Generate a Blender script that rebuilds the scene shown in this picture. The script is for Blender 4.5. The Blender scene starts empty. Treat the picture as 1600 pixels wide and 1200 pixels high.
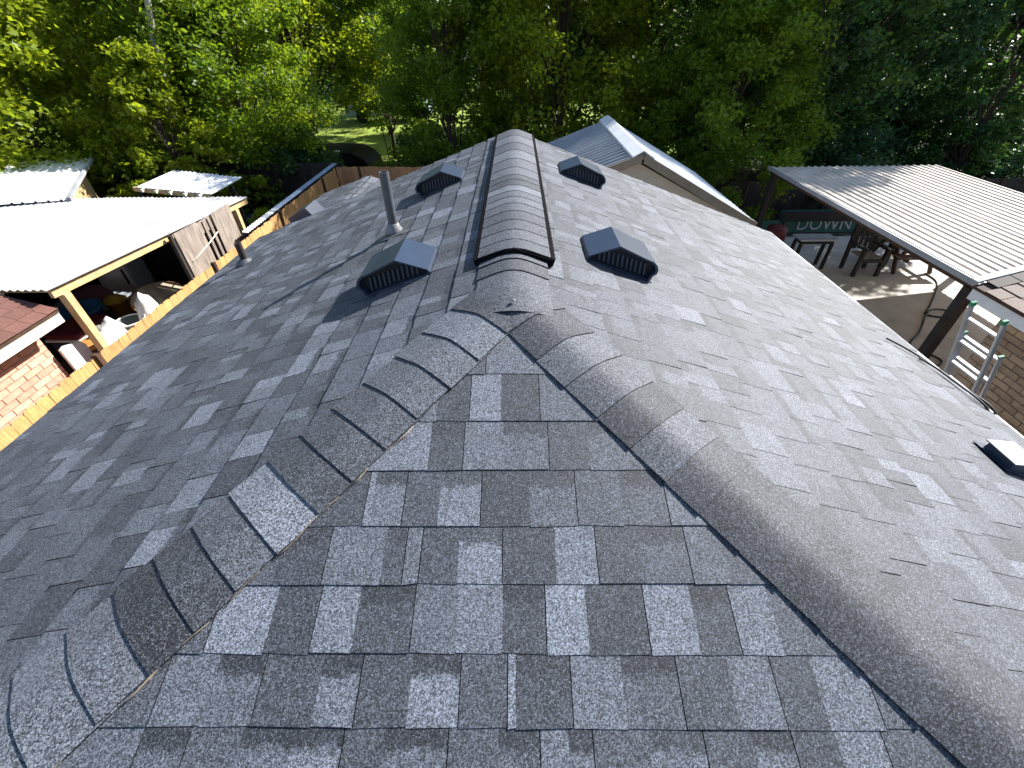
import bpy, bmesh, math, random
import numpy as np
from mathutils import Vector, Matrix
random.seed(7)
rng = np.random.default_rng(7)
S = bpy.context.scene
COL = S.collection

# ------------------------------------------------------------------ camera
cam_d = bpy.data.cameras.new('camera')
cam = bpy.data.objects.new('camera', cam_d)
COL.objects.link(cam)
CAM = Vector((0.0293, -1.4749, 4.6632))
CX, CU, CB = Vector((0.99992, 0.00559, -0.01149)), Vector((0.00532, 0.63548, 0.7721)), Vector((0.01162, -0.77209, 0.6354))
cam.matrix_world = Matrix(((CX.x, CU.x, CB.x, CAM.x), (CX.y, CU.y, CB.y, CAM.y), (CX.z, CU.z, CB.z, CAM.z), (0, 0, 0, 1)))
cam_d.sensor_width = 36
cam_d.lens = 15.304
cam_d.clip_start = 0.02
cam_d.clip_end = 500
S.camera = cam

# ------------------------------------------------------------------ sky and sun
SUN = Vector((0.68, 0.50, 0.61)).normalized()          # towards the sun
SUN_EL = math.asin(SUN.z)
SUN_AZ = math.atan2(SUN.x, SUN.y)                       # from +Y towards +X
W = bpy.data.worlds.new('World')
S.world = W
W.use_nodes = True
wn = W.node_tree.nodes
sky = wn.new('ShaderNodeTexSky')
sky.sky_type = 'NISHITA'
sky.sun_disc = False
sky.sun_elevation = SUN_EL
sky.sun_rotation = SUN_AZ
sky.air_density = 1.0
sky.dust_density = 0.6
sky.ozone_density = 1.2
bg = wn['Background']
bg.inputs['Strength'].default_value = 0.09
W.node_tree.links.new(sky.outputs['Color'], bg.inputs['Color'])
sd = bpy.data.lights.new('sun', 'SUN')
sd.energy = 5.0
sd.angle = math.radians(0.53)
sd.color = (1.0, 0.972, 0.935)
so = bpy.data.objects.new('sun', sd)
COL.objects.link(so)
so.location = (8, 6, 20)
so.rotation_euler = SUN.to_track_quat('Z', 'Y').to_euler()
S.view_settings.view_transform = 'Standard'
S.view_settings.look = 'None'
S.view_settings.exposure = 1.25
S.view_settings.gamma = 1.0
S.view_settings.use_curve_mapping = False
S.render.engine = 'CYCLES'
S.cycles.max_bounces = 6
S.cycles.transparent_max_bounces = 4

# ------------------------------------------------------------------ materials
def new_mat(name):
    m = bpy.data.materials.new(name)
    m.use_nodes = True
    nt = m.node_tree
    return m, nt, nt.nodes, nt.links, nt.nodes['Principled BSDF']

def N(nodes, t, **kw):
    n = nodes.new(t)
    for k, v in kw.items():
        setattr(n, k, v)
    return n

def math_node(nodes, links, op, a, b=None, clamp=False):
    n = nodes.new('ShaderNodeMath'); n.operation = op; n.use_clamp = clamp
    for i, x in enumerate((a, b)):
        if x is None: continue
        if isinstance(x, (int, float)): n.inputs[i].default_value = x
        else: links.new(x, n.inputs[i])
    return n.outputs[0]

def simple(name, col, rough=0.6, metal=0.0, var=0.15, scale=6.0, rnd=0.0, bump=0.0, stretch=(1, 1, 1), spec=0.5, col2=None, bscale=None):
    """plain surface: base colour broken up by two scales of noise, per-object variation, fine bump"""
    m, nt, ns, ln, p = new_mat(name)
    p.inputs['Roughness'].default_value = rough
    p.inputs['Metallic'].default_value = metal
    p.inputs['Specular IOR Level'].default_value = spec
    geo = N(ns, 'ShaderNodeNewGeometry')
    mp = N(ns, 'ShaderNodeMapping'); mp.inputs['Scale'].default_value = stretch
    ln.new(geo.outputs['Position'], mp.inputs['Vector'])
    nz = N(ns, 'ShaderNodeTexNoise'); nz.inputs['Scale'].default_value = scale; nz.inputs['Detail'].default_value = 6; nz.inputs['Roughness'].default_value = 0.65
    ln.new(mp.outputs[0], nz.inputs['Vector'])
    cr = N(ns, 'ShaderNodeMix', data_type='RGBA')
    c2 = col2 if col2 else tuple(max(0, c * (1 - 2 * var)) for c in col)
    c1 = col if col2 else tuple(min(1, c * (1 + var)) for c in col)
    cr.inputs[6].default_value = (*c2, 1); cr.inputs[7].default_value = (*c1, 1)
    f = math_node(ns, ln, 'SUBTRACT', nz.outputs['Fac'], 0.5)
    f = math_node(ns, ln, 'MULTIPLY', f, 2.2)
    f = math_node(ns, ln, 'ADD', f, 0.5, True)
    ln.new(f, cr.inputs[0])
    out = cr.outputs[2]
    if rnd:
        oi = N(ns, 'ShaderNodeObjectInfo')
        r = math_node(ns, ln, 'MULTIPLY', oi.outputs['Random'], 2 * rnd)
        r = math_node(ns, ln, 'ADD', r, 1 - rnd)
        mu = N(ns, 'ShaderNodeMix', data_type='RGBA', blend_type='MULTIPLY'); mu.inputs[0].default_value = 1
        ln.new(out, mu.inputs[6])
        cb = N(ns, 'ShaderNodeCombineColor')
        for k in range(3): ln.new(r, cb.inputs[k])
        ln.new(cb.outputs[0], mu.inputs[7]); out = mu.outputs[2]
    ln.new(out, p.inputs['Base Color'])
    if bump:
        b = N(ns, 'ShaderNodeBump'); b.inputs['Strength'].default_value = bump; b.inputs['Distance'].default_value = 0.01
        if bscale:
            nb = N(ns, 'ShaderNodeTexNoise'); nb.inputs['Scale'].default_value = bscale; nb.inputs['Detail'].default_value = 4
            ln.new(mp.outputs[0], nb.inputs['Vector']); ln.new(nb.outputs['Fac'], b.inputs['Height'])
        else: ln.new(nz.outputs['Fac'], b.inputs['Height'])
        ln.new(b.outputs[0], p.inputs['Normal'])
    return m

def shingle_mat(name, tint, gran=370.0, contrast=0.85, lo=0.012, hi=0.215, rough=0.68, spec=0.45):
    """mineral granules: every granule its own grey, mean from the shingle's own blend ('shade' = tone, printed dark band, height in the tab)"""
    m, nt, ns, ln, p = new_mat(name)
    p.inputs['Roughness'].default_value = rough
    p.inputs['Specular IOR Level'].default_value = spec
    at = N(ns, 'ShaderNodeAttribute', attribute_name='shade')
    sp = N(ns, 'ShaderNodeSeparateColor'); ln.new(at.outputs['Color'], sp.inputs[0])
    tone, band, v = sp.outputs[0], sp.outputs[1], sp.outputs[2]
    geo = N(ns, 'ShaderNodeNewGeometry')
    vo = N(ns, 'ShaderNodeTexVoronoi'); vo.inputs['Scale'].default_value = gran
    ln.new(geo.outputs['Position'], vo.inputs['Vector'])
    vs = N(ns, 'ShaderNodeSeparateColor'); ln.new(vo.outputs['Color'], vs.inputs[0])
    big = N(ns, 'ShaderNodeTexNoise'); big.inputs['Scale'].default_value = 14; big.inputs['Detail'].default_value = 5; big.inputs['Roughness'].default_value = 0.7
    ln.new(geo.outputs['Position'], big.inputs['Vector'])
    fine = N(ns, 'ShaderNodeTexNoise'); fine.inputs['Scale'].default_value = 75; fine.inputs['Detail'].default_value = 2
    ln.new(geo.outputs['Position'], fine.inputs['Vector'])
    # printed shadow band at the head of the tab, its lower edge ragged
    bt = math_node(ns, ln, 'MULTIPLY', big.outputs['Fac'], 0.35)
    bt = math_node(ns, ln, 'ADD', bt, v)
    fn = math_node(ns, ln, 'MULTIPLY', fine.outputs['Fac'], 0.35)
    bt = math_node(ns, ln, 'ADD', bt, fn)
    mr = N(ns, 'ShaderNodeMapRange'); mr.inputs[1].default_value = 1.00; mr.inputs[2].default_value = 1.10
    ln.new(bt, mr.inputs[0])
    bf = math_node(ns, ln, 'MULTIPLY', mr.outputs[0], band)
    t2 = N(ns, 'ShaderNodeMix', data_type='FLOAT'); ln.new(bf, t2.inputs[0]); ln.new(tone, t2.inputs[2]); t2.inputs[3].default_value = 0.27
    tn = t2.outputs[0]
    wv = math_node(ns, ln, 'SUBTRACT', big.outputs['Fac'], 0.5)
    wv = math_node(ns, ln, 'MULTIPLY', wv, 0.22)
    tn = math_node(ns, ln, 'ADD', tn, wv, True)
    sq = math_node(ns, ln, 'MULTIPLY', tn, tn)
    alb = math_node(ns, ln, 'MULTIPLY', sq, hi)
    alb = math_node(ns, ln, 'ADD', alb, lo)
    # granules: dark ones, mid ones and pale flecks
    g = math_node(ns, ln, 'POWER', vs.outputs[0], 1.6)
    g = math_node(ns, ln, 'MULTIPLY', g, 2.1 * contrast)
    g = math_node(ns, ln, 'ADD', g, 1 - 0.81 * contrast)
    alb = math_node(ns, ln, 'MULTIPLY', alb, g)
    fl = math_node(ns, ln, 'GREATER_THAN', vs.outputs[1], 0.87)
    fl = math_node(ns, ln, 'MULTIPLY', fl, 0.085 * contrast)
    alb = math_node(ns, ln, 'ADD', alb, fl)
    cb = N(ns, 'ShaderNodeCombineColor')
    for k in range(3):
        ln.new(math_node(ns, ln, 'MULTIPLY', alb, tint[k]), cb.inputs[k])
    # a little warm and cool among the granules
    hm = N(ns, 'ShaderNodeHueSaturation'); ln.new(cb.outputs[0], hm.inputs['Color'])
    ln.new(cb.outputs[0], p.inputs['Base Color'])
    b = N(ns, 'ShaderNodeBump'); b.inputs['Strength'].default_value = 0.4; b.inputs['Distance'].default_value = 0.0015
    ln.new(vs.outputs[2], b.inputs['Height']); ln.new(b.outputs[0], p.inputs['Normal'])
    ns.remove(hm)
    return m

def leaf_mat(name, c1, c2, trans=0.42, gloss=0.3):
    m, nt, ns, ln, p = new_mat(name)
    at = N(ns, 'ShaderNodeAttribute', attribute_name='shade')
    sp = N(ns, 'ShaderNodeSeparateColor'); ln.new(at.outputs['Color'], sp.inputs[0])
    mx = N(ns, 'ShaderNodeMix', data_type='RGBA'); mx.inputs[6].default_value = (*c1, 1); mx.inputs[7].default_value = (*c2, 1)
    ln.new(sp.outputs[0], mx.inputs[0])
    ln.new(mx.outputs[2], p.inputs['Base Color'])
    p.inputs['Roughness'].default_value = 0.42
    p.inputs['Specular IOR Level'].default_value = gloss
    tr = N(ns, 'ShaderNodeBsdfTranslucent')
    hs = N(ns, 'ShaderNodeMix', data_type='RGBA', blend_type='MULTIPLY'); hs.inputs[0].default_value = 1
    ln.new(mx.outputs[2], hs.inputs[6]); hs.inputs[7].default_value = (1.35, 1.25, 0.5, 1)
    ln.new(hs.outputs[2], tr.inputs['Color'])
    ms = N(ns, 'ShaderNodeMixShader'); ms.inputs[0].default_value = trans
    ln.new(p.outputs[0], ms.inputs[1]); ln.new(tr.outputs[0], ms.inputs[2])
    ln.new(ms.outputs[0], ns['Material Output'].inputs['Surface'])
    return m

def brick_tex_mat(name, c1, c2, mortar, rot):
    m, nt, ns, ln, p = new_mat(name)
    geo = N(ns, 'ShaderNodeNewGeometry')
    sx = N(ns, 'ShaderNodeSeparateXYZ'); ln.new(geo.outputs['Position'], sx.inputs[0])
    cx = N(ns, 'ShaderNodeCombineXYZ')
    ln.new(sx.outputs[1 if rot else 0], cx.inputs[0]); ln.new(sx.outputs[2], cx.inputs[1])
    b = N(ns, 'ShaderNodeTexBrick'); b.inputs['Scale'].default_value = 1
    b.inputs['Brick Width'].default_value = 0.21; b.inputs['Row Height'].default_value = 0.075; b.inputs['Mortar Size'].default_value = 0.005
    b.inputs['Color1'].default_value = (*c1, 1); b.inputs['Color2'].default_value = (*c2, 1); b.inputs['Mortar'].default_value = (*mortar, 1)
    ln.new(cx.outputs[0], b.inputs['Vector']); ln.new(b.outputs['Color'], p.inputs['Base Color'])
    p.inputs['Roughness'].default_value = 0.9
    return m

M = {}
M['shingle'] = shingle_mat('grey shingle granules', (0.87, 0.955, 1.14))
M['cap_shingle'] = shingle_mat('grey cap shingle granules', (0.89, 0.96, 1.12), gran=350, contrast=0.95, rough=0.7, spec=0.4)
M['brown_shingle'] = shingle_mat('brown shingle granules', (1.5, 0.9, 0.62), contrast=0.6)
M['red_shingle'] = shingle_mat('red brown shingle granules', (1.5, 0.68, 0.5), contrast=0.4)
M['deck'] = simple('roof felt', (0.012, 0.012, 0.014), 0.9)
M['tar'] = simple('asphalt edge', (0.02, 0.02, 0.022), 0.9)
M['black_plastic'] = simple('black plastic', (0.007, 0.007, 0.008), 0.85, var=0.2, scale=20, spec=0.04)
M['vent_metal'] = simple('dark painted vent metal', (0.018, 0.031, 0.06), 0.36, var=0.12, scale=9, spec=0.7)
M['vent_dark'] = simple('vent interior', (0.008, 0.008, 0.012), 0.6)
M['vent_slot'] = simple('vent grille bar', (0.05, 0.06, 0.085), 0.45)
M['pipe'] = simple('grey pipe', (0.085, 0.09, 0.1), 0.5, var=0.2, scale=18)
M['flash'] = simple('lead flashing', (0.2, 0.2, 0.205), 0.55, var=0.3, scale=30, bump=0.3)
M['bead'] = simple('sealant bead', (0.26, 0.21, 0.155), 0.9, var=0.45, scale=35)
M['cedar'] = simple('fresh cedar', (0.60, 0.33, 0.12), 0.75, var=0.22, scale=9, rnd=0.16, stretch=(6, 6, 0.8), bump=0.2)
M['cedar_shade'] = simple('shaded cedar', (0.42, 0.22, 0.10), 0.8, var=0.25, scale=9, rnd=0.2, stretch=(6, 6, 0.8), bump=0.2)  # darker copy of the cedar, shade of the back fence's face in its colour
M['lumber'] = simple('pine lumber', (0.62, 0.42, 0.2), 0.75, var=0.18, scale=12, stretch=(4, 1, 1))
M['brown_wood'] = simple('brown stained wood', (0.075, 0.035, 0.018), 0.75, var=0.3, scale=8, rnd=0.2)
M['dark_wood'] = simple('dark weathered wood', (0.028, 0.02, 0.017), 0.8, var=0.35, scale=6, rnd=0.25)
M['grey_ply'] = simple('weathered plywood', (0.30, 0.245, 0.20), 0.9, var=0.3, scale=4, stretch=(1, 5, 0.9), bump=0.3, rnd=0.08)
M['white_metal'] = simple('white galvanised sheet', (0.36, 0.365, 0.375), 0.6, var=0.16, scale=2.0, rnd=0.03)
M['bright_metal'] = simple('bright white sheet', (0.74, 0.75, 0.76), 0.55, var=0.08, scale=2.5, rnd=0.03)
M['tan_metal'] = simple('tan weathered sheet', (0.76, 0.65, 0.54), 0.5, var=0.14, scale=2.5, rnd=0.05)
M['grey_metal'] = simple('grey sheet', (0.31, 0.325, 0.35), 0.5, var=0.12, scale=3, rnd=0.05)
M['shaded_metal'] = simple('blue shaded sheet', (0.30, 0.36, 0.44), 0.5, var=0.2, scale=4)  # blue cast of shade put into the sheet's colour
M['cream'] = simple('cream fascia paint', (0.70, 0.66, 0.52), 0.6, var=0.06)
M['white_paint'] = simple('white paint', (0.72, 0.72, 0.72), 0.55, var=0.06)
M['beige'] = simple('beige wall panel', (0.50, 0.43, 0.35), 0.75, var=0.1, scale=2.0)
M['beige_trim'] = simple('brown trim', (0.22, 0.17, 0.12), 0.6)
M['siding'] = simple('grey siding', (0.45, 0.44, 0.42), 0.7)
M['mortar_pink'] = brick_tex_mat('pink brick field', (0.50, 0.27, 0.19), (0.60, 0.36, 0.27), (0.55, 0.43, 0.36), True)
M['mortar_tan'] = brick_tex_mat('tan brick field', (0.24, 0.17, 0.11), (0.30, 0.21, 0.14), (0.28, 0.23, 0.18), True)
M['mortar'] = simple('mortar', (0.50, 0.33, 0.25), 0.95, scale=30)
M['mortar2'] = simple('grey mortar', (0.2, 0.165, 0.13), 0.95, scale=30)
M['brick_pink'] = simple('pink brick', (0.66, 0.375, 0.26), 0.9, var=0.15, scale=14, rnd=0.24, bump=0.25, bscale=60)
M['brick_tan'] = simple('tan brick', (0.36, 0.25, 0.165), 0.9, var=0.16, scale=14, rnd=0.2, bump=0.25, bscale=60)
M['concrete'] = simple('concrete slab', (0.55, 0.51, 0.45), 0.85, var=0.13, scale=1.6, bump=0.15, bscale=40)
M['soil'] = simple('bare soil', (0.065, 0.052, 0.035), 0.95, var=0.4, scale=2.0, bump=0.6, bscale=20)
M['lawn'] = simple('mown lawn', (0.25, 0.34, 0.035), 0.9, var=0.25, scale=1.2, bump=0.5, bscale=50)
M['alu'] = simple('aluminium', (0.5, 0.52, 0.55), 0.4, metal=0.75, var=0.06)
M['green_plastic'] = simple('green plastic', (0.01, 0.20, 0.08), 0.45)
M['rubber'] = simple('black rubber', (0.014, 0.014, 0.015), 0.6)
M['red'] = simple('red plastic', (0.13, 0.012, 0.014), 0.6)
M['navy'] = simple('navy plastic', (0.02, 0.03, 0.09), 0.5)
M['white_plastic'] = simple('white plastic', (0.72, 0.70, 0.66), 0.6, var=0.1, scale=8, bump=0.2)
M['blue'] = simple('blue plastic', (0.06, 0.22, 0.42), 0.5)
M['yellow'] = simple('yellow plastic', (0.62, 0.38, 0.03), 0.5)
M['orange_ply'] = simple('varnished plywood', (0.55, 0.27, 0.07), 0.55, var=0.25, scale=6)
M['grey_ply_top'] = simple('worn table top', (0.42, 0.33, 0.22), 0.7, var=0.3, scale=5)
M['grey_bucket'] = simple('grey rubber tub', (0.09, 0.11, 0.10), 0.6)
M['pink_cloth'] = simple('pink cloth', (0.26, 0.1, 0.13), 0.9)
M['appliance'] = simple('grey enamel', (0.42, 0.46, 0.5), 0.4)
M['banner'] = simple('green banner', (0.008, 0.09, 0.075), 0.6)
M['car_black'] = simple('black car paint', (0.006, 0.006, 0.007), 0.45, var=0.05, spec=0.08)
M['glass'] = simple('dark window glass', (0.02, 0.025, 0.03), 0.08, spec=0.9, var=0.05)
M['tarp'] = simple('blue tarp', (0.07, 0.16, 0.36), 0.5, bump=0.5, scale=10)
M['pale_blue'] = simple('pale blue siding', (0.42, 0.52, 0.66), 0.7)
M['pole'] = simple('pale weathered pole', (0.42, 0.37, 0.33), 0.85, var=0.2, scale=8, stretch=(3, 3, .5))
M['bark'] = simple('bark', (0.075, 0.055, 0.04), 0.95, var=0.4, scale=14, bump=0.6, stretch=(2, 2, .5))
M['bark_pale'] = simple('pale bark', (0.22, 0.18, 0.15), 0.95, var=0.3, scale=14, stretch=(2, 2, .5))
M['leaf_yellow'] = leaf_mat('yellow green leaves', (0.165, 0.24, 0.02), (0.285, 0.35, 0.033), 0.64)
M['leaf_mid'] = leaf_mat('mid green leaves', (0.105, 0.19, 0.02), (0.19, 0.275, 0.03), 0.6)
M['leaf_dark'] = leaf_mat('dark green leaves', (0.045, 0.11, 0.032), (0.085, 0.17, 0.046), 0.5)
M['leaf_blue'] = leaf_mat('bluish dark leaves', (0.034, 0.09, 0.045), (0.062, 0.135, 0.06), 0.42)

# ------------------------------------------------------------------ builders
ORG = {}
def thing(name, label, cat, loc=(0, 0, 0), group=None):
    o = bpy.data.objects.new(name, None)
    COL.objects.link(o)
    o.location = loc
    o.empty_display_size = 0.2
    o['label'] = label; o['category'] = cat
    if group: o['group'] = group
    ORG[o.name] = Vector(loc)
    return o

def tag(o, label, cat, group=None):
    o['label'] = label; o['category'] = cat
    if group: o['group'] = group
    return o

class MB:
    def __init__(s):
        s.v = []; s.f = []; s.c = []          # c: per face colour tuple or list of per-corner tuples
    def add(s, vs, fs, col=None):
        b = len(s.v)
        s.v.extend([tuple(x) for x in vs])
        for i, f in enumerate(fs):
            s.f.append(tuple(b + k for k in f))
            s.c.append(col[i] if isinstance(col, list) else col)
        return s
    def box(s, lo, hi):
        x0, y0, z0 = lo; x1, y1, z1 = hi
        return s.add([(x0, y0, z0), (x1, y0, z0), (x1, y1, z0), (x0, y1, z0), (x0, y0, z1), (x1, y0, z1), (x1, y1, z1), (x0, y1, z1)],
                     [(0, 3, 2, 1), (4, 5, 6, 7), (0, 1, 5, 4), (1, 2, 6, 5), (2, 3, 7, 6), (3, 0, 4, 7)])
    def bar(s, a, b, w, h, up=(0, 0, 1)):
        """rectangular bar from a to b, w across, h along up"""
        a = Vector(a); b = Vector(b); d = (b - a).normalized(); u = Vector(up)
        x = d.cross(u)
        if x.length < 1e-4: x = d.cross(Vector((1, 0, 0)))
        x.normalize(); y = x.cross(d).normalized()
        vs = [p + x * sx * w / 2 + y * sy * h / 2 for p in (a, b) for sx, sy in ((-1, -1), (1, -1), (1, 1), (-1, 1))]
        return s.add(vs, [(0, 1, 2, 3), (7, 6, 5, 4), (0, 4, 5, 1), (1, 5, 6, 2), (2, 6, 7, 3), (3, 7, 4, 0)])
    def tube(s, pts, rad, n=8, cap=True):
        pts = [Vector(p) for p in pts]
        if not hasattr(rad, '__len__'): rad = [rad] * len(pts)
        rings = []
        px = None
        for i, p in enumerate(pts):
            d = (pts[min(i + 1, len(pts) - 1)] - pts[max(i - 1, 0)]).normalized()
            if px is None:
                px = d.cross(Vector((0, 0, 1)))
                if px.length < 1e-3: px = d.cross(Vector((1, 0, 0)))
            px = (px - d * px.dot(d)).normalized()
            py = d.cross(px)
            rings.append([p + (px * math.cos(2 * math.pi * k / n) + py * math.sin(2 * math.pi * k / n)) * rad[i] for k in range(n)])
        vs = [v for r in rings for v in r]
        fs = [(i * n + k, i * n + (k + 1) % n, (i + 1) * n + (k + 1) % n, (i + 1) * n + k) for i in range(len(pts) - 1) for k in range(n)]
        if cap:
            fs.append(tuple(range(n - 1, -1, -1))); fs.append(tuple((len(pts) - 1) * n + k for k in range(n)))
        return s.add(vs, fs)
    def prism(s, prof, O, ax, ay, az, length):
        """closed profile (list of (a,b)) in the plane ax,ay at O, pushed along az"""
        O = Vector(O); ax = Vector(ax); ay = Vector(ay); az = Vector(az)
        n = len(prof)
        vs = [O + ax * a + ay * b for a, b in prof] + [O + ax * a + ay * b + az * length for a, b in prof]
        fs = [tuple(range(n - 1, -1, -1)), tuple(range(n, 2 * n))] + [(k, (k + 1) % n, n + (k + 1) % n, n + k) for k in range(n)]
        return s.add(vs, fs)
    def lathe(s, prof, O, n=16, squash=(1, 1)):
        O = Vector(O)
        vs = [O + Vector((r * math.cos(2 * math.pi * k / n) * squash[0], r * math.sin(2 * math.pi * k / n) * squash[1], z)) for r, z in prof for k in range(n)]
        fs = [(i * n + k, i * n + (k + 1) % n, (i + 1) * n + (k + 1) % n, (i + 1) * n + k) for i in range(len(prof) - 1) for k in range(n)]
        fs.append(tuple(range(n - 1, -1, -1))); fs.append(tuple((len(prof) - 1) * n + k for k in range(n)))
        return s.add(vs, fs)
    def build(s, name, mat, parent=None, smooth=False, bevel=0, fix=True):
        me = bpy.data.meshes.new(name)
        me.from_pydata(s.v, [], s.f)
        if any(c is not None for c in s.c):
            at = me.color_attributes.new('shade', 'FLOAT_COLOR', 'CORNER')
            data = []
            for f, c in zip(s.f, s.c):
                if isinstance(c, list):
                    for q in c: data.extend((*q, 1))
                else:
                    c = c or (0.2, 0, 0)
                    for _ in f: data.extend((*c, 1))
            at.data.foreach_set('color', data)
        if fix:
            bm = bmesh.new(); bm.from_mesh(me); bmesh.ops.recalc_face_normals(bm, faces=bm.faces); bm.to_mesh(me); bm.free()
        return link(name, me, mat, parent, smooth, bevel)

def link(name, me, mat, parent=None, smooth=False, bevel=0):
    o = bpy.data.objects.new(name, me)
    COL.objects.link(o)
    if mat: me.materials.append(M[mat] if isinstance(mat, str) else mat)
    if smooth: me.polygons.foreach_set('use_smooth', [True] * len(me.polygons))
    if parent is not None:
        L = ORG[parent.name]
        if L.length: me.transform(Matrix.Translation(-L))
        o.parent = parent
        ORG[o.name] = L
    if bevel:
        b = o.modifiers.new('bevel', 'BEVEL'); b.width = bevel; b.segments = 2; b.limit_method = 'ANGLE'
    return o

def struct(o):
    o['kind'] = 'structure'; return o

def copy_thing(src, loc=None, rotz=None, label=None, group=None, scale=None):
    c = src.copy(); COL.objects.link(c)
    if loc is not None: c.location = loc
    if rotz is not None: c.rotation_euler = (0, 0, rotz)
    if scale is not None: c.scale = (scale,) * 3
    if label: c['label'] = label
    if group: c['group'] = group
    for ch in src.children:
        k = ch.copy(); COL.objects.link(k); k.parent = c
        for g in ch.children:
            q = g.copy(); COL.objects.link(q); q.parent = k
    return c

def corr_profile(width, pitch, amp, thick=0.004, flat=0.0):
    """corrugated sheet section: list of (across, up) closed"""
    n = max(2, int(round(width / pitch)))
    top = []
    if flat:                                   # trapezoid ribs
        for i in range(n):
            a = i * pitch
            top += [(a, 0), (a + pitch * (0.5 - flat), 0), (a + pitch * (0.5 - flat * .45), amp), (a + pitch * (0.5 + flat * .45), amp), (a + pitch * (0.5 + flat), 0)]
        top.append((n * pitch, 0))
    else:
        for i in range(n * 6 + 1):
            a = i * pitch / 6
            top.append((a, amp * 0.5 * (1 - math.cos(2 * math.pi * i / 6))))
    return top + [(a, b - thick) for a, b in reversed(top)], n * pitch

def corr_sheet(O, ax, ay, az, width, length, pitch, amp, flat=0.0):
    prof, w = corr_profile(width, pitch, amp, flat=flat)
    mb = MB()
    n = len(prof); h = n // 2
    O = Vector(O); ax = Vector(ax); ay = Vector(ay); az = Vector(az)
    vs = [O + ax * a + ay * b for a, b in prof] + [O + ax * a + ay * b + az * length for a, b in prof]
    fs = [(k, (k + 1) % n, n + (k + 1) % n, n + k) for k in range(n)]
    for base in (0, n):                       # the two cut ends as strips
        for k in range(h - 1):
            fs.append((base + k, base + k + 1, base + n - 2 - k, base + n - 1 - k))
    mb.add(vs, fs)
    return mb, w

# ================================================================== the setting: ground
GX, GY = 260, 260
def sheet(name, pts, z, mat, kind='structure'):
    mb = MB(); mb.add([(x, y, z) for x, y in pts], [tuple(range(len(pts)))])
    o = mb.build(name, mat, fix=False); o['kind'] = kind
    return o
sheet('ground', [(-GX, -GY), (GX, -GY), (GX, GY), (-GX, GY)], 0.0, 'soil')

# ================================================================== the house and its roof
Z0, T, K, HW, HL = 3.9, 0.36, 1.19, 2.76, 3.21       # apex height, pitch, hip skew, half width, gable distance
EXP = 0.143
house = thing('house', 'house under new grey shingles in the foreground, hip roof with ridge vent', 'house', (0, 0, 0))
cS = 1 / math.hypot(1, T); cH = 1 / math.hypot(1, T / K)
APEX = Vector((0, 0, Z0))
FR = {
    'right': (Vector((0, 1, 0)), Vector((cS, 0, -T * cS)), Vector((T * cS, 0, cS))),
    'left': (Vector((0, 1, 0)), Vector((-cS, 0, -T * cS)), Vector((-T * cS, 0, cS))),
    'hip': (Vector((1, 0, 0)), Vector((0, -cH, -T / K * cH)), Vector((0, -T / K * cH, cH))),
}
def fpt(fr, u, d, h=0.0, org=APEX):
    U, D, n = fr
    return org + U * u + D * d + n * h

def clip(poly, a, b, c):
    """keep a*u + b*d + c >= 0"""
    out = []
    for i, p in enumerate(poly):
        q = poly[(i + 1) % len(poly)]
        fp = a * p[0] + b * p[1] + c; fq = a * q[0] + b * q[1] + c
        if fp >= 0: out.append(p)
        if (fp >= 0) != (fq >= 0):
            t = fp / (fp - fq); out.append((p[0] + (q[0] - p[0]) * t, p[1] + (q[1] - p[1]) * t))
    return out

DARK = (0.06, 0, 0)
def fr_name(fr):
    for k in FR:
        if FR[k] is fr: return k

def tab_mesh(mb, fr, segs, d_lo, exp, lift, clips, org=APEX, wob=None):
    """one laminated tab: colour segments (u0,u1,tone,band) side by side, lower edge proud, head tucked under the next course"""
    d_up = d_lo - exp - 0.012
    hb = {'hip': 0.0030, 'left': 0.0080, 'right': 0.0046}.get(fr_name(fr), .0048) + lift; ht = 0.0012
    any_ = False
    for (u0, u1, tone, band) in segs:
        w0, w1 = wob if wob else (0, 0)
        poly = [(u0, d_lo + w0), (u1, d_lo + w1), (u1, d_up), (u0, d_up)]
        for c in clips:
            poly = clip(poly, *c)
            if len(poly) < 3: break
        if len(poly) < 3: continue
        any_ = True
        def hh(d): return ht + (hb - ht) * min(1.05, max(0, (d - d_up) / (d_lo - d_up)))
        n = len(poly)
        top = [fpt(fr, u, d, hh(d), org) for u, d in poly]
        bot = [fpt(fr, u, d, -0.002, org) for u, d in poly]
        cols = [[(tone, min(1, band * 0.7), max(0, (d_lo - d) / exp)) for u, d in poly]] + [DARK] * n
        mb.add(top + bot, [tuple(range(n))] + [(k, n + k, n + (k + 1) % n, (k + 1) % n) for k in range(n)], cols)
    return any_

def screen(P):
    v = P - CAM
    z = -v.dot(CB)
    if z < 0.2: return None
    return (v.dot(CX) / z * 680.2 + 800, 600 - v.dot(CU) / z * 680.2, z)

# roof faces (the felted deck under the shingles) : parts of the house
def deck(name, pts, th=0.06):
    mb = MB(); n = len(pts)
    mb.add(list(pts) + [Vector(p) - Vector((0, 0, th)) for p in pts], [tuple(range(n)), tuple(range(2 * n - 1, n - 1, -1))] + [(k, n + k, n + (k + 1) % n, (k + 1) % n) for k in range(n)])
    return mb.build(name, 'deck', house)
ze = Z0 - T * HW
def dp(x, y, z): return Vector((x, y, z - 0.004))
deck_R = deck('roof_slope', [dp(0, 0, Z0), dp(HW, -K * HW, ze), dp(HW, HL, ze), dp(0, HL, Z0)])
deck_L = deck('roof_slope', [dp(0, 0, Z0), dp(0, HL, Z0), dp(-HW, HL, ze), dp(-HW, -K * HW, ze)])
deck_H = deck('roof_slope', [dp(0, 0, Z0), dp(-HW, -K * HW, ze), dp(HW, -K * HW, ze)])

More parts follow.
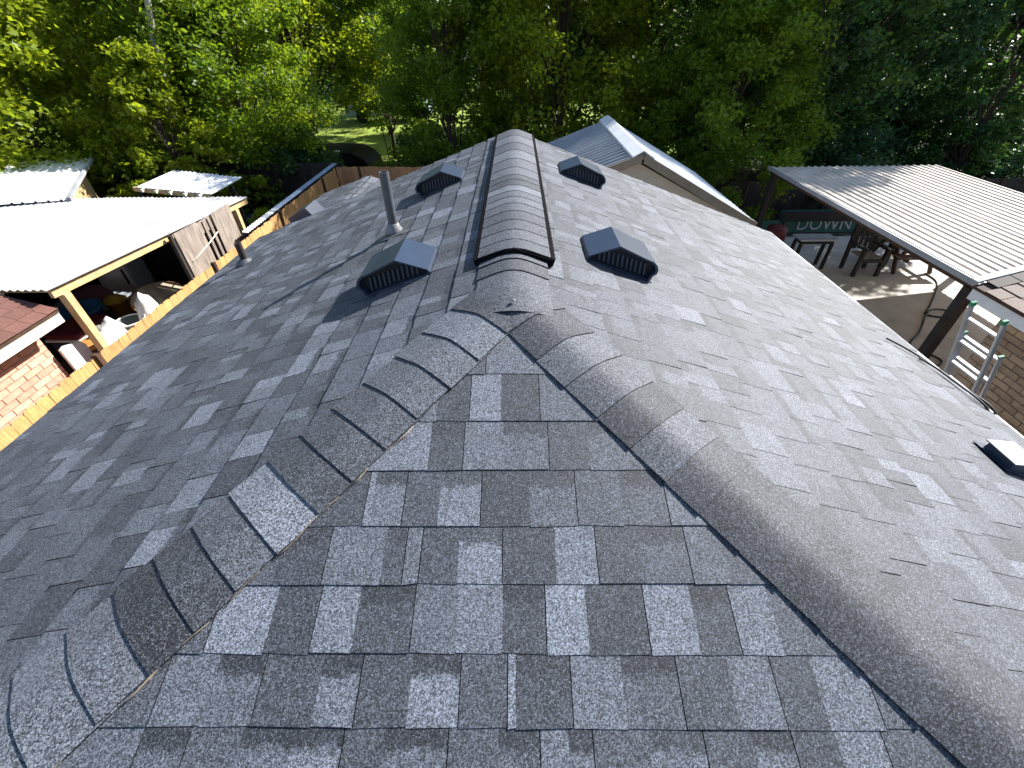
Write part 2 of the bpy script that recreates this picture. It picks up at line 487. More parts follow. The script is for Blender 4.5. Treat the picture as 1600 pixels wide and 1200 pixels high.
tabs = []                                             # (score, frame name, segs, d, exp, lift, wob)
CL_R = [(1, K * cS, 0.0), (-1, 0, HL + 0.025), (0, 1, -0.02)]
CL_H = [(1, cH / K, 0.0), (-1, cH / K, 0.0)]
CLIPS = {'right': CL_R, 'left': CL_R, 'hip': CL_H}
def queue(fn, segs, d_lo, exp, lift, bonus=0):
    fr = FR[fn]
    um = sum(s[0] + s[1] for s in segs) / (2 * len(segs)); dm = d_lo - exp / 2
    P = fpt(fr, um, dm)
    for a, b, c in CLIPS[fn]:
        if a * um + b * dm + c < -0.10: return
    s = screen(P); sc = 0
    if s and -40 < s[0] < 1640 and -40 < s[1] < 1240:
        v = CAM - P
        sc = (segs[-1][1] - segs[0][0]) * exp * abs(fr[2].dot(v.normalized())) / v.length_squared + bonus
    tabs.append((sc, fn, segs, d_lo, exp, lift, (random.uniform(-.003, .003), random.uniform(-.003, .003))))

def pick_tone(side=None):
    r = random.random()
    if side == 'left': r = r * .9 + (.1 if r > .5 else 0)
    if side == 'left': return random.uniform(.66, .80) if r > .84 else min(.62, max(.36, random.gauss(.50, .075)))
    if side == 'right': return min(.74, max(.33, random.gauss(.49, .085)))
    if r < 0.26: t = random.uniform(0.34, 0.41)
    elif r < 0.74: t = random.uniform(0.41, 0.52)
    elif r < 0.95: t = random.uniform(0.52, 0.61)
    else: t = random.uniform(0.63, 0.72)
    return t

# hip face: courses and tabs as they lie in the photograph (plan y of each lower edge, tabs along x)
ROWS = [[-0.365, [[-0.223, -0.073, 0.5, 0, 'J'], [-0.073, 0.141, 0.62, 0, 'J']]], [-0.53, [[-0.389, -0.218, 0.6, 0, 'C'], [-0.218, -0.117, 0.38, 0, 'J'], [-0.117, -0.021, 0.72, 0, 'C'], [-0.021, 0.099, 0.36, 0, 'J'], [0.099, 0.412, 0.55, 0, 'J']]], [-0.681, [[-0.437, -0.226, 0.72, 0, 'C'], [-0.226, -0.127, 0.4, 1, 'J'], [-0.127, -0.013, 0.62, 0, 'C'], [-0.013, 0.12, 0.56, 1, 'J'], [0.12, 0.237, 0.42, 0, 'C'], [0.237, 0.534, 0.55, 1, 'J']]], [-0.83, [[-0.564, -0.383, 0.42, 0, 'J'], [-0.383, -0.365, 0.75, 0, 'C'], [-0.365, -0.278, 0.66, 1, 'J'], [-0.278, -0.183, 0.45, 0, 'C'], [-0.183, -0.07, 0.72, 1, 'J'], [-0.07, 0.063, 0.34, 0, 'C'], [0.063, 0.188, 0.55, 1, 'J'], [0.188, 0.309, 0.5, 0, 'C'], [0.309, 0.43, 0.5, 1, 'J'], [0.43, 0.671, 0.62, 0, 'J']]], [-0.964, [[-0.672, -0.573, 0.5, 0, 'C'], [-0.573, -0.455, 0.4, 1, 'J'], [-0.455, -0.311, 0.62, 0, 'C'], [-0.311, -0.257, 0.45, 1, 'J'], [-0.257, -0.217, 0.62, 0, 'J'], [-0.217, -0.122, 0.42, 0, 'C'], [-0.122, -0.01, 0.75, 1, 'J'], [-0.01, 0.124, 0.38, 0, 'C'], [0.124, 0.228, 0.72, 0, 'J'], [0.228, 0.34, 0.4, 0, 'C'], [0.34, 0.458, 0.5, 1, 'J'], [0.458, 0.546, 0.55, 0, 'C'], [0.546, 0.785, 0.48, 0, 'J']]], [-1.103, [[-0.82, -0.69, 0.5, 0, 'J'], [-0.69, -0.553, 0.8, 0, 'C'], [-0.553, -0.448, 0.38, 0, 'J'], [-0.448, -0.352, 0.72, 0, 'C'], [-0.352, -0.219, 0.42, 2, 'J'], [-0.219, -0.114, 0.58, 0, 'C'], [-0.114, -0.008, 0.68, 0, 'C'], [-0.008, 0.094, 0.38, 2, 'J'], [0.094, 0.19, 0.8, 0, 'C'], [0.19, 0.329, 0.36, 0, 'J'], [0.329, 0.441, 0.76, 0, 'C'], [0.441, 0.533, 0.42, 2, 'J'], [0.533, 0.627, 0.7, 0, 'C'], [0.627, 0.908, 0.5, 0, 'J']]], [-1.229, [[-0.927, -0.757, 0.5, 0, 'J'], [-0.757, -0.644, 0.62, 0, 'C'], [-0.644, -0.538, 0.6, 2, 'J'], [-0.538, -0.409, 0.42, 0, 'C'], [-0.409, -0.32, 0.66, 2, 'J'], [-0.32, -0.208, 0.42, 0, 'C'], [-0.208, -0.099, 0.75, 2, 'J'], [-0.099, 0.005, 0.46, 0, 'J'], [0.005, 0.023, 0.78, 0, 'C'], [0.023, 0.144, 0.4, 1, 'J'], [0.144, 0.257, 0.64, 0, 'C'], [0.257, 0.379, 0.5, 2, 'J'], [0.379, 0.492, 0.44, 0, 'C'], [0.492, 0.588, 0.62, 0, 'J'], [0.588, 0.677, 0.42, 0, 'C'], [0.677, 0.79, 0.68, 0, 'J'], [0.79, 1.046, 0.5, 0, 'J']]], [-1.345, [[-1.0, -0.758, 0.6, 0, 'J'], [-0.758, -0.659, 0.55, 2, 'J'], [-0.659, -0.549, 0.5, 0, 'C'], [-0.549, -0.438, 0.6, 2, 'C'], [-0.438, -0.335, 0.72, 2, 'J'], [-0.335, -0.25, 0.44, 0, 'C'], [-0.25, -0.117, 0.58, 2, 'J'], [-0.117, -0.013, 0.48, 0, 'C'], [-0.013, 0.073, 0.5, 2, 'J'], [0.073, 0.131, 0.64, 0, 'C'], [0.131, 0.182, 0.6, 2, 'J'], [0.182, 0.297, 0.46, 0, 'C'], [0.297, 0.41, 0.62, 1, 'J'], [0.41, 0.508, 0.46, 0, 'C'], [0.508, 0.591, 0.62, 2, 'J'], [0.591, 0.68, 0.4, 0, 'C'], [0.68, 0.775, 0.68, 0, 'J'], [0.775, 1.097, 0.46, 0, 'J']]]]
prev = 0.215 / cH
for y, segs in ROWS:
    d = -y / cH; e = d - prev; prev = d
    grp = []
    for sg in segs:
        grp.append((sg[0], sg[1], sg[2], sg[3]))
        if sg[4] == 'J':
            g2 = [(a + (0.0012 if i == 0 else 0), b - (0.0012 if i == len(grp) - 1 else 0), t, bd) for i, (a, b, t, bd) in enumerate(grp)]
            queue('hip', g2, d, e, random.choice((0.0, 0.0012)), 10); grp = []
    # fill out to the hips, under the caps
    for sgn, edge in ((-1, segs[0][0]), (1, segs[-1][1])):
        lim = d * cH / K + 0.05; u = abs(edge)
        while u < lim:
            w = random.uniform(0.1, 0.2); q = (sgn * u, sgn * (u + w))
            queue('hip', [(min(q), max(q) - .002, pick_tone(), 0)], d, e, 0.002); u += w
d = prev
while d < HW * K / cH - 0.02:
    d += EXP; u = -d * cH / K
    while u < d * cH / K:
        w = random.uniform(0.09, 0.2); queue('hip', [(u, u + w - .002, pick_tone(), random.choice((0, 1)))], d, EXP, random.choice((0, .0012))); u += w
# the two long slopes
for fn in ('right', 'left'):
    d = HW / cS + 0.03; row = 0
    while d > 0.03:
        u = -K * d * cS - 0.05 + random.uniform(0, .1)
        while u < HL + 0.03:
            w = random.uniform(0.085, 0.20)
            if random.random() < 0.42:
                f = random.uniform(.35, .65); t1, t2 = pick_tone(fn), pick_tone(fn)
                segs = [(u, u + w * f, t1, random.choice((0, 0, 1))), (u + w * f, u + w - .0025, t2, random.choice((0, 1, 1)))]
            else: segs = [(u, u + w - .0025, pick_tone(fn), random.choice((0, 0, 1)))]
            queue(fn, segs, d, EXP, random.choice((0.0, 0.0005, 0.0028)))
            u += w
        d -= EXP
tabs.sort(key=lambda t: -t[0])
field = MB()
DECK = {'right': deck_R, 'left': deck_L, 'hip': deck_H}
n_single = 0
for sc, fn, segs, dlo, exp, lift, wob in tabs:
    if n_single < 297 and sc > 0:
        mb = MB()
        if tab_mesh(mb, FR[fn], segs, dlo, exp, lift, CLIPS[fn], wob=wob):
            mb.build('shingle', 'shingle', DECK[fn], fix=False); n_single += 1
    else:
        tab_mesh(field, FR[fn], segs, dlo, exp, lift, CLIPS[fn], wob=wob)
fo = field.build('shingle_field', 'shingle', house, fix=False); fo['kind'] = 'stuff'

# hip and ridge caps: bent over the crest, each lapped by the one above
def cap(name, parent, Pup, Plo, e1, n1, e2, n2, a1, a2, tone, lift_up=0.0085, lift_lo=0.0150, r=0.045, edge1=0.0, edge2=0.0, skew=0.0, th=0.0045, band=0, mat='cap_shingle', droop=0.0):
    Pup = Vector(Pup); Plo = Vector(Plo)
    ws = [-a1, -(a1 + r) / 2, -r, -r * .55, -r * .2, 0, r * .2, r * .55, r, (a2 + r) / 2, a2]
    m = len(ws); rows = 7 if droop else 4
    ln = Plo - Pup
    top, bot = [], []
    for j in range(rows):
        s = j / (rows - 1); base = Pup + ln * s
        lift = lift_up + (lift_lo - lift_up) * s
        rj = r + ((a1 - .005) - r) * max(0, (s - .35) / .65) if droop else r
        for w in ws:
            f = min(1, max(-1, w / rj)); t = (f + 1) / 2
            if abs(w) >= rj: p = (e1 * -w) if w < 0 else (e2 * w)
            else: p = e1 * (rj * (1 - t) ** 2) + e2 * (rj * t ** 2)
            n = (n1 * (1 - t) + n2 * t).normalized()
            ex = edge1 * (w / a1) ** 2 if w < 0 else edge2 * (w / a2) ** 2
            q = base + p + n * (lift + ex) + ln.normalized() * (skew * abs(w)) - Vector((0, 0, droop * max(0, (s - .55) / .45) ** 1.3))
            bot.append(q); top.append(q + n * th)
    B = len(top); fs = []; cs = []
    for j in range(rows - 1):
        for k in range(m - 1):
            a = j * m + k
            fs.append((a, a + 1, a + m + 1, a + m))
            v = 1 - (j / (rows - 1)); v2 = 1 - ((j + 1) / (rows - 1))
            cs.append([(tone, band, v), (tone, band, v), (tone, band, v2), (tone, band, v2)])
            fs.append((B + a, B + a + m, B + a + m + 1, B + a + 1)); cs.append(DARK)
    for k in range(m - 1):
        for j in (0, rows - 1):
            a = j * m + k; fs.append((a, B + a, B + a + 1, a + 1)); cs.append(DARK)
    for j in range(rows - 1):
        for k in (0, m - 1):
            a = j * m + k; fs.append((a, a + m, B + a + m, B + a)); cs.append(DARK)
    mb = MB(); mb.add(top + bot, fs, cs)
    o = mb.build(name, mat, parent, fix=True)
    o.data.polygons.foreach_set('use_smooth', [len(p.vertices) == 4 and True for p in o.data.polygons])
    o.data.set_sharp_from_angle(angle=math.radians(35))
    return o

nL, nR, nH = FR['left'][2], FR['right'][2], FR['hip'][2]
lines = {'left': Vector((-1, -K, -T)).normalized(), 'right': Vector((1, -K, -T)).normalized()}
def inplane(dirn, n, away):
    e = dirn.cross(n).normalized()
    return e if e.dot(away) > 0 else -e
LEFT_S = [.166, .313, .455, .597, .729, .854, .966, 1.09, 1.203, 1.31, 1.418, 1.53]
TONES_L = [.38, .70, .60, .56, .50, .44, .40, .80, .53, .37, .24, .60, .66, .65, .62, .33, .70, .52, .42, .6, .5, .4, .6, .5, .45, .6, .5, .4, .6, .5]
TONES_R = [.50, .36, .56, .50, .33, .54, .37, .35, .38, .32, .35, .38, .33, .36, .32, .38, .35, .5, .4, .6, .5, .4, .6, .5, .45, .6, .5, .4, .6, .5]
hip_len = math.sqrt(1 + K * K + T * T) * HW
for side in ('left', 'right'):
    dirn = lines[side]; ns = nL if side == 'left' else nR
    e_side = inplane(dirn, ns, Vector((-1 if side == 'left' else 1, .5, 0)))
    e_hip = inplane(dirn, nH, Vector((1 if side == 'left' else -1, -.5, 0)))
    ss = list(LEFT_S)
    while ss[-1] < hip_len: ss.append(ss[-1] + 0.118)
    ss.insert(0, 0.05)
    for i in range(len(ss) - 1, 0, -1):
        lo = APEX + dirn * ss[i]; up = APEX + dirn * (ss[i - 1] - 0.05)
        tone = (TONES_L if side == "left" else TONES_R)[(i - 1) % 30]
        j = random.uniform(-.006, .006)
        kw = dict(edge1=0.0, edge2=-0.006) if side == 'left' else dict(edge1=-0.006, edge2=-0.009)
        if side == 'left': e1, n1, a1, e2, n2, a2 = e_side, ns, .155 + j, e_hip, nH, .135 + j * .6
        else: e1, n1, a1, e2, n2, a2 = e_side, ns, .155 + j, e_hip, nH, .132 + j * .6
        # the side faces keep the mesh right way round
        cap('hip_cap', house, up, lo, e1, n1, e2, n2, a1, a2, tone, skew=random.uniform(-.03, .05), **kw)

# ridge vent: dark baffles under a run of caps
VX, VW, VY0, VY1, VH = 0.02, 0.168, 0.335, HL - 0.10, 0.03
eL = Vector((-cS, 0, -T * cS)); eR = Vector((cS, 0, -T * cS))
def rsec(w, h):                                        # a point of the ridge section, offset w along the right (+) or left (-) slope
    s = 1 if w > 0 else -1
    n = nR if w > 0 else nL
    return Vector((VX, 0, Z0)) + (eR if w > 0 else eL) * abs(w) + n * h
vent_body = MB()
prof = [rsec(-VW, 0.004), rsec(-VW, VH), rsec(-0.03, VH + .002), rsec(0.03, VH + .002), rsec(VW, VH), rsec(VW, 0.004), Vector((VX, 0, Z0 + .004))]
pp = [(p.x, p.z) for p in prof]
vent_body.prism(pp, (0, VY0, 0), (1, 0, 0), (0, 0, 1), (0, 1, 0), VY1 - VY0)
vb = vent_body.build('ridge_vent', 'black_plastic', house)
for sgn in (-1, 1):                                    # ribbed baffle rails standing proud of the caps' edges
    rail = MB()
    a = rsec(sgn * (VW + .008), 0.004); b = rsec(sgn * (VW + .008), VH + .009); c = rsec(sgn * (VW - .010), VH + .009); d_ = rsec(sgn * (VW - .010), 0.004)
    rail.prism([(q.x, q.z) for q in (a, b, c, d_)], (0, VY0 - .012, 0), (1, 0, 0), (0, 0, 1), (0, 1, 0), VY1 - VY0 + .012)
    n_rib = 70
    for i in range(n_rib):
        y = VY0 + (VY1 - VY0) * (i + .5) / n_rib
        a2 = rsec(sgn * (VW + .013), 0.003); b2 = rsec(sgn * (VW + .013), VH + .006); c2 = rsec(sgn * (VW + .007), VH + .006); d2 = rsec(sgn * (VW + .007), 0.003)
        rail.prism([(q.x, q.z) for q in (a2, b2, c2, d2)], (0, y - .006, 0), (1, 0, 0), (0, 0, 1), (0, 1, 0), .012)
    rail.build('baffle', 'black_plastic', vb)
fr_ = MB()                                             # front closure, a chevron
q = [rsec(-VW, 0.003), rsec(-VW, VH + .004), Vector((VX, 0, Z0 + (VH + .0005) / cS)), rsec(VW, VH + .004), rsec(VW, 0.003), Vector((VX, 0, Z0 + .004))]
fr_.prism([(p.x, p.z) for p in q], (0, VY0 - .014, 0), (1, 0, 0), (0, 0, 1), (0, 1, 0), .013)
fr_.build('end_baffle', 'black_plastic', vb)
vy = [.330, .436, .557, .691, .826, .948, 1.064, 1.174, 1.292, 1.418, 1.53, 1.72, 1.97, 2.25, 2.53, 2.82, VY1]
vt = [.50, .56, .50, .46, .54, .62, .56, .74, .40, .44, .60, .58, .68, .50, .64, .50]
for i in range(len(vy) - 2, -1, -1):
    lo = Vector((VX, vy[i], Z0)); up = Vector((VX, min(VY1, vy[i + 1] + 0.04), Z0))
    cap('ridge_cap', vb, up, lo, eL, nL, eR, nR, VW - .014, VW - .014, vt[i], lift_up=VH + .0035, lift_lo=VH + .0065, r=0.06)
# plain ridge caps between the vent and the hips
for y_lo, y_up, tone, aw, dr in ((.27, .40, .52, .15, 0), (.155, .31, .40, .15, 0), (-.125, .20, .52, .145, .023)):
    cap('ridge_cap', house, (0.015, y_up, Z0), (0.015, y_lo, Z0), eL, nL, eR, nR, aw, aw, tone, lift_up=.0125, lift_lo=.0195 if not dr else .030, r=.06, droop=dr, edge1=-.004, edge2=-.004)
# skirt cap closing the top of the two hips: a wide bent piece
nail = MB()
nail.lathe([(0.0001, 0), (.008, 0), (.008, .003), (.004, .005), (0.0001, .0055)], (0.018, -0.085, Z0 + .0055), 10)
nail.build('nail', 'flash', house, smooth=True)
# far rake and eave trim
for s in (-1, 1):
    tr = MB(); tr.bar((0, HL + .012, Z0 - .05), (s * HW, HL + .012, ze - .05), .02, .09); tr.build('rake_board', 'white_paint', house)
    tr = MB(); tr.bar((s * (HW + .012), -K * HW, ze - .05), (s * (HW + .012), HL + .02, ze - .05), .02, .10); tr.build('eave_board', 'white_paint', house)
tr = MB(); tr.bar((-HW, -K * HW - .012, ze - .05), (HW, -K * HW - .012, ze - .05), .02, .10); tr.build('eave_board', 'white_paint', house)
wl = MB()
wl.box((-HW + .35, -K * HW + .35, 0), (HW - .35, HL - .25, ze - .02))
wl.add([(-HW + .35, HL - .25, ze - .02), (HW - .35, HL - .25, ze - .02), (0, HL - .25, Z0 - .1)], [(0, 1, 2)])
wl.build('wall', 'siding', house)
# dirty sealant along the left hip caps' lower edge
bd = MB()
dirn = lines['left']; e_hip = inplane(dirn, nH, Vector((1, -.5, 0)))
pts = []
s = 0.62
while s < hip_len - .1:
    pts.append(APEX + dirn * s + e_hip * (.139 + .004 * math.sin(s * 31)) + nH * .0095); s += .035
rad = [0.0008 + 0.0026 * (0.5 + 0.5 * math.sin(i * 1.7) * math.sin(i * .61)) for i in range(len(pts))]
i = 0
while i < len(pts) - 3:
    n_ = random.choice((3, 4, 5, 7)); seg = pts[i:i + n_]
    if len(seg) > 1: bd.tube(seg, [.0006] + [r_ * random.uniform(.5, 1.1) for r_ in rad[i + 1:i + len(seg) - 1]] + [.0006], 6)
    i += n_ + random.choice((-1, 0, 0, 1, 2))
bdo = bd.build('sealant_bead', 'bead', house, smooth=True); bdo['kind'] = 'stuff'

# ------------------------------------------------------------------ box vents, pipe, small vents
def box_vent(side, yf, label, depth=0.27):
    s = 1 if side == 'right' else -1
    n = nR if s > 0 else nL; e = eR if s > 0 else eL
    def P(x, h, y): return Vector((s * x, y, Z0 - T * x + h))     # h = height above the slope, vertical
    prof = [(.372, .004), (.385, .028), (.533, .128), (.665, .112)]
    for k in range(5):                                            # rounded outer corner
        a = math.radians(70 - k * 32); prof.append((.695 + .045 * math.cos(a), .072 + .040 * math.sin(a)))
    prof.append((.705, .004))
    root = MB()
    m = len(prof)
    fr = [P(x, h, yf) for x, h in prof]; bk = [P(x, h, yf + depth) for x, h in prof]
    fi = [P(.54 + (x - .54) * .93, .055 + (h - .055) * .86, yf) for x, h in prof]
    fin = [q + Vector((0, .035, 0)) for q in fi]
    vs = fr + bk + fi + fin
    fs = [(k, (k + 1) % m, m + (k + 1) % m, m + k) for k in range(m - 1)]
    fs += [tuple(range(m, 2 * m))]
    fs += [(k, (k + 1) % m, 2 * m + (k + 1) % m, 2 * m + k) for k in range(m)]
    fs += [(2 * m + k, 2 * m + (k + 1) % m, 3 * m + (k + 1) % m, 3 * m + k) for k in range(m)]
    root.add(vs, fs)
    hood = root.build('box_vent', 'vent_metal', house)
    hood['label'] = label
    b = MB(); b.add(fin, [tuple(range(m))]); b.build('vent_opening', 'vent_dark', hood)
    for k in range(11):                                           # grille bars
        x = .44 + k * .0235
        h1 = min(.088, .028 + (x - .385) / .148 * .085) * .93
        g = MB(); q0, q1 = P(x, .016, yf + .026), P(x, h1, yf + .026)
        g.bar(q0, q1, .009, .006, up=(0, 1, 0)); g.build('grille_bar', 'vent_slot', hood)
    fl = MB()                                                     # nailing flange
    q = [P(.376, .0085, yf + .004), P(.715, .0085, yf - .012), P(.715, .0085, yf + depth - .01), P(.376, .0085, yf + depth - .01)]
    fl.add(q + [v - Vector((0, 0, .003)) for v in q], [(0, 1, 2, 3), (7, 6, 5, 4), (0, 4, 5, 1), (1, 5, 6, 2), (2, 6, 7, 3), (3, 7, 4, 0)])
    fl.build('flange', 'vent_metal', hood)
    return hood
box_vent('left', .43, 'dark metal box vent left of the ridge, nearest the hips')
box_vent('right', .57, 'dark metal box vent right of the ridge, nearest the hips')
box_vent('left', 2.02, 'dark metal box vent left of the far end of the ridge vent')
box_vent('right', 2.20, 'dark metal box vent right of the far end of the ridge vent')
# soil pipe on the left slope
pb = Vector((-.762, 1.334, Z0 - T * .762))
pm = MB()
out = [(.030, -.05), (.030, .372), (.024, .372), (.024, .30)]
pm.lathe([(r, z) for r, z in out], pb, 18)
pp_ = pm.build('vent_pipe', 'pipe', house, smooth=True); pp_.data.set_sharp_from_angle(angle=math.radians(40))
fm = MB()
fm.lathe([(.062, .0), (.058, .022), (.040, .045), (.036, .062), (.031, .064)], pb + Vector((0, 0, .006)), 18)
fm.build('flashing_collar', 'flash', pp_, smooth=True)
fm = MB()
q = [fpt(FR['left'], 1.334 + a, .762 / cS + b, .011) for a, b in ((-.10, -.09), (.10, -.09), (.10, .13), (-.10, .13))]
fm.add(q + [v - Vector((0, 0, .003)) for v in q], [(0, 1, 2, 3), (7, 6, 5, 4), (0, 4, 5, 1), (1, 5, 6, 2), (2, 6, 7, 3), (3, 7, 4, 0)])
fm.build('flashing_plate', 'pipe', pp_)
# short dark pipe by the left eave
pb = Vector((-2.42, 2.25, Z0 - T * 2.42))
pm = MB(); pm.lathe([(.03, -.03), (.03, .19), (.02, .19), (.02, .15)], pb, 12)
p2 = pm.build('vent_pipe', 'dark_wood', house, smooth=True); p2.data.set_sharp_from_angle(angle=math.radians(40)); p2['label'] = 'short dark vent pipe at the left eave'
fm = MB(); fm.lathe([(.085, .0), (.075, .014), (.036, .04), (.031, .045)], pb + Vector((0, 0, .004)), 14); fm.build('flashing_collar', 'pipe', p2, smooth=True)
# small low exhaust hood on the right slope
def sv(x, y, h): return Vector((x, y, Z0 - T * x + h))
x0, x1, y0, y1 = 2.21, 2.335, -.21, -.075
sm = MB()
a = [sv(x0, y0, .008), sv(x1, y0, .008), sv(x1, y1, .008), sv(x0, y1, .008), sv(x0 + .012, y0 + .0, .045), sv(x1, y0, .075), sv(x1, y1, .075), sv(x0 + .012, y1, .045)]
sm.add(a, [(4, 5, 6, 7), (0, 1, 5, 4), (1, 2, 6, 5), (2, 3, 7, 6), (3, 0, 4, 7)])
sh = sm.build('exhaust_hood', 'vent_metal', house)
fl = MB()
q = [sv(x0 - .03, y0 - .02, .013), sv(x1 + .02, y0 - .02, .013), sv(x1 + .02, y1 + .03, .013), sv(x0 - .03, y1 + .03, .013)]
fl.add(q + [v - Vector((0, 0, .003)) for v in q], [(0, 1, 2, 3), (7, 6, 5, 4), (0, 4, 5, 1), (1, 5, 6, 2), (2, 6, 7, 3), (3, 7, 4, 0)])
fl.build('flange', 'vent_metal', sh)
lid = MB()
q = [sv(x0 - .004, y0 - .008, .046), sv(x1 + .01, y0 - .008, .078), sv(x1 + .01, y1 + .008, .078), sv(x0 - .004, y1 + .008, .046)]
lid.add(q + [v + Vector((0, 0, .006)) for v in q], [(3, 2, 1, 0), (4, 5, 6, 7), (0, 1, 5, 4), (1, 2, 6, 5), (2, 3, 7, 6), (3, 0, 4, 7)])
lid.build('glare_lid', 'flash', sh)  # pale lid colour stands in for glare on the dark hood's top
# lower rear roof beyond the far gable, on the left
RWX, RWZ, RWY = -2.2, 2.92, 5.6
rw = MB()
pts = [(RWX, HL - .2, RWZ), (RWX, RWY, RWZ), (RWX - .75, RWY, RWZ - .24), (RWX - .75, HL - .2, RWZ - .24), (RWX + 1.5, RWY, RWZ - .42), (RWX + 1.5, HL - .2, RWZ - .42)]
pts2 = [(x, y, z - .07) for x, y, z in pts]
rw.add(pts + pts2, [(0, 1, 2, 3), (1, 0, 5, 4), (6, 9, 8, 7), (7, 10, 11, 6), (1, 4, 10, 7), (2, 1, 7, 8), (3, 2, 8, 9), (4, 5, 11, 10), (0, 3, 9, 6), (5, 0, 6, 11)])
rwo = rw.build('rear_roof', 'deck', house)
cr_ = 1 / math.hypot(1, .32); cr2 = 1 / math.hypot(1, .28)
frL = (Vector((0, 1, 0)), Vector((-cr_, 0, -.32 * cr_)), Vector((-.32 * cr_, 0, cr_)))
frR = (Vector((0, 1, 0)), Vector((cr2, 0, -.28 * cr2)), Vector((.28 * cr2, 0, cr2)))
ro = Vector((RWX, 0, RWZ + .004))
tail = MB()
for fr, wd in ((frL, .75 / cr_), (frR, 1.5 / cr2)):
    d = wd + .02
    while d > .03:
        u = HL - .15 + random.uniform(0, .1)
        while u < RWY:
            w = random.uniform(.12, .25); tab_mesh(tail, fr, [(u, min(RWY + .02, u + w - .003), pick_tone() + .08, 0)], d, EXP, random.choice((0, .004)), [], org=ro); u += w
        d -= EXP
to = tail.build('rear_shingle_field', 'shingle', house, fix=False); to['kind'] = 'stuff'
y = HL + .1
while y < RWY - .05:
    cap('rear_ridge_cap', rwo, (RWX, min(RWY, y + .34), RWZ + .006), (RWX, y, RWZ + .006), frL[1], frL[2], frR[1], frR[2], .11, .11, random.uniform(.55, .72), r=.04); y += .28
wl = MB(); wl.box((RWX - .45, HL - .24, 0), (RWX + 1.3, RWY - .25, RWZ - .46)); wl.build('rear_wall', 'siding', house)
# low vent on the rear roof
rv_ = MB()
vx0, vx1, vy0, vy1 = RWX - .58, RWX - .26, 4.0, 4.35
def rz(x): return RWZ - .32 * (RWX - x)
rv_.add([(vx0, vy0, rz(vx0)), (vx1, vy0, rz(vx1)), (vx1, vy1, rz(vx1)), (vx0, vy1, rz(vx0)), (vx0 - .03, vy0, rz(vx0) + .10), (vx1 - .1, vy0, rz(vx1) + .13), (vx1 - .1, vy1, rz(vx1) + .13), (vx0 - .03, vy1, rz(vx0) + .10)],
        [(4, 5, 6, 7), (0, 1, 5, 4), (1, 2, 6, 5), (2, 3, 7, 6), (3, 0, 4, 7)])
ro_ = rv_.build('box_vent', 'vent_metal', house); ro_['label'] = 'dark box vent on the lower rear roof'

# ================================================================== surroundings
sheet('patio', [(3.3, -3.5), (13.5, -3.5), (13.5, 10.6), (3.3, 10.6)], 0.012, 'concrete')
sheet('lawn', [(-40, 20.0), (14, 20.0), (14, 60), (-40, 60)], 0.012, 'lawn')

def boxmesh(name, lo, hi, mat, parent, bevel=0):
    return MB().box(lo, hi).build(name, mat, parent, bevel=bevel)

def barobj(name, a, b, w, h, mat, parent, up=(0, 0, 1)):
    return MB().bar(a, b, w, h, up).build(name, mat, parent)

# ---- picket fences: every board its own piece, dog-eared tops
def picket_fence(name, label, A, B, height, mat, pw=0.14, postmat='brown_wood', gap=0.004, face=1, post_step=2.4, group=None, hvar=.012):
    A = Vector((A[0], A[1], 0)); B = Vector((B[0], B[1], 0)); d = (B - A); Ln = d.length; d.normalize()
    nrm = Vector((-d.y, d.x, 0)) * face
    t = thing(name, label, 'fence', tuple(A), group)
    n = int(Ln / pw)
    for i in range(n):
        h = height + random.uniform(-hvar, hvar); a = i * pw + random.uniform(0, .003); w = pw - gap; c = .014
        off = random.uniform(-.004, .004)
        prof = [(a, .04), (a + w, .04), (a + w, h - c), (a + w - c, h), (a + c, h), (a, h - c)]
        MB().prism(prof, A + nrm * (.03 + off), d, (0, 0, 1), nrm, .016).build('picket', mat, t)
    for z in (.35, height - .3):
        a = A + Vector((0, 0, z)); barobj('rail', a, a + d * Ln, .04, .09, mat, t)
    k = 0.6
    while k < Ln:
        p = A + d * k + nrm * .052
        barobj('post', p, p + Vector((0, 0, height + random.uniform(-.02, .05))), .05, .06, postmat, t); k += post_step
    return t
picket_fence('wooden_fence', 'long fresh orange cedar picket fence beside the brick house and white carport', (-4.67, -3.0), (-4.64, 10.7), 1.9, 'cedar', face=-1)
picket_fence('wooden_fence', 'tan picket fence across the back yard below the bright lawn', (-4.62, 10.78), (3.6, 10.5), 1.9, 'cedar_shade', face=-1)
picket_fence('wooden_fence', 'dark board fence behind the patio tables and green banner', (3.7, 11.9), (17, 11.9), 1.15, 'dark_wood', pw=.19, face=-1)  # near-black boards carry the deep shade behind the banner in their colour
picket_fence('wooden_fence', 'dark weathered board fence under the trees behind the white metal sheds', (-17, 12.6), (-4.8, 11.9), 1.75, 'dark_wood', pw=.19, face=-1)

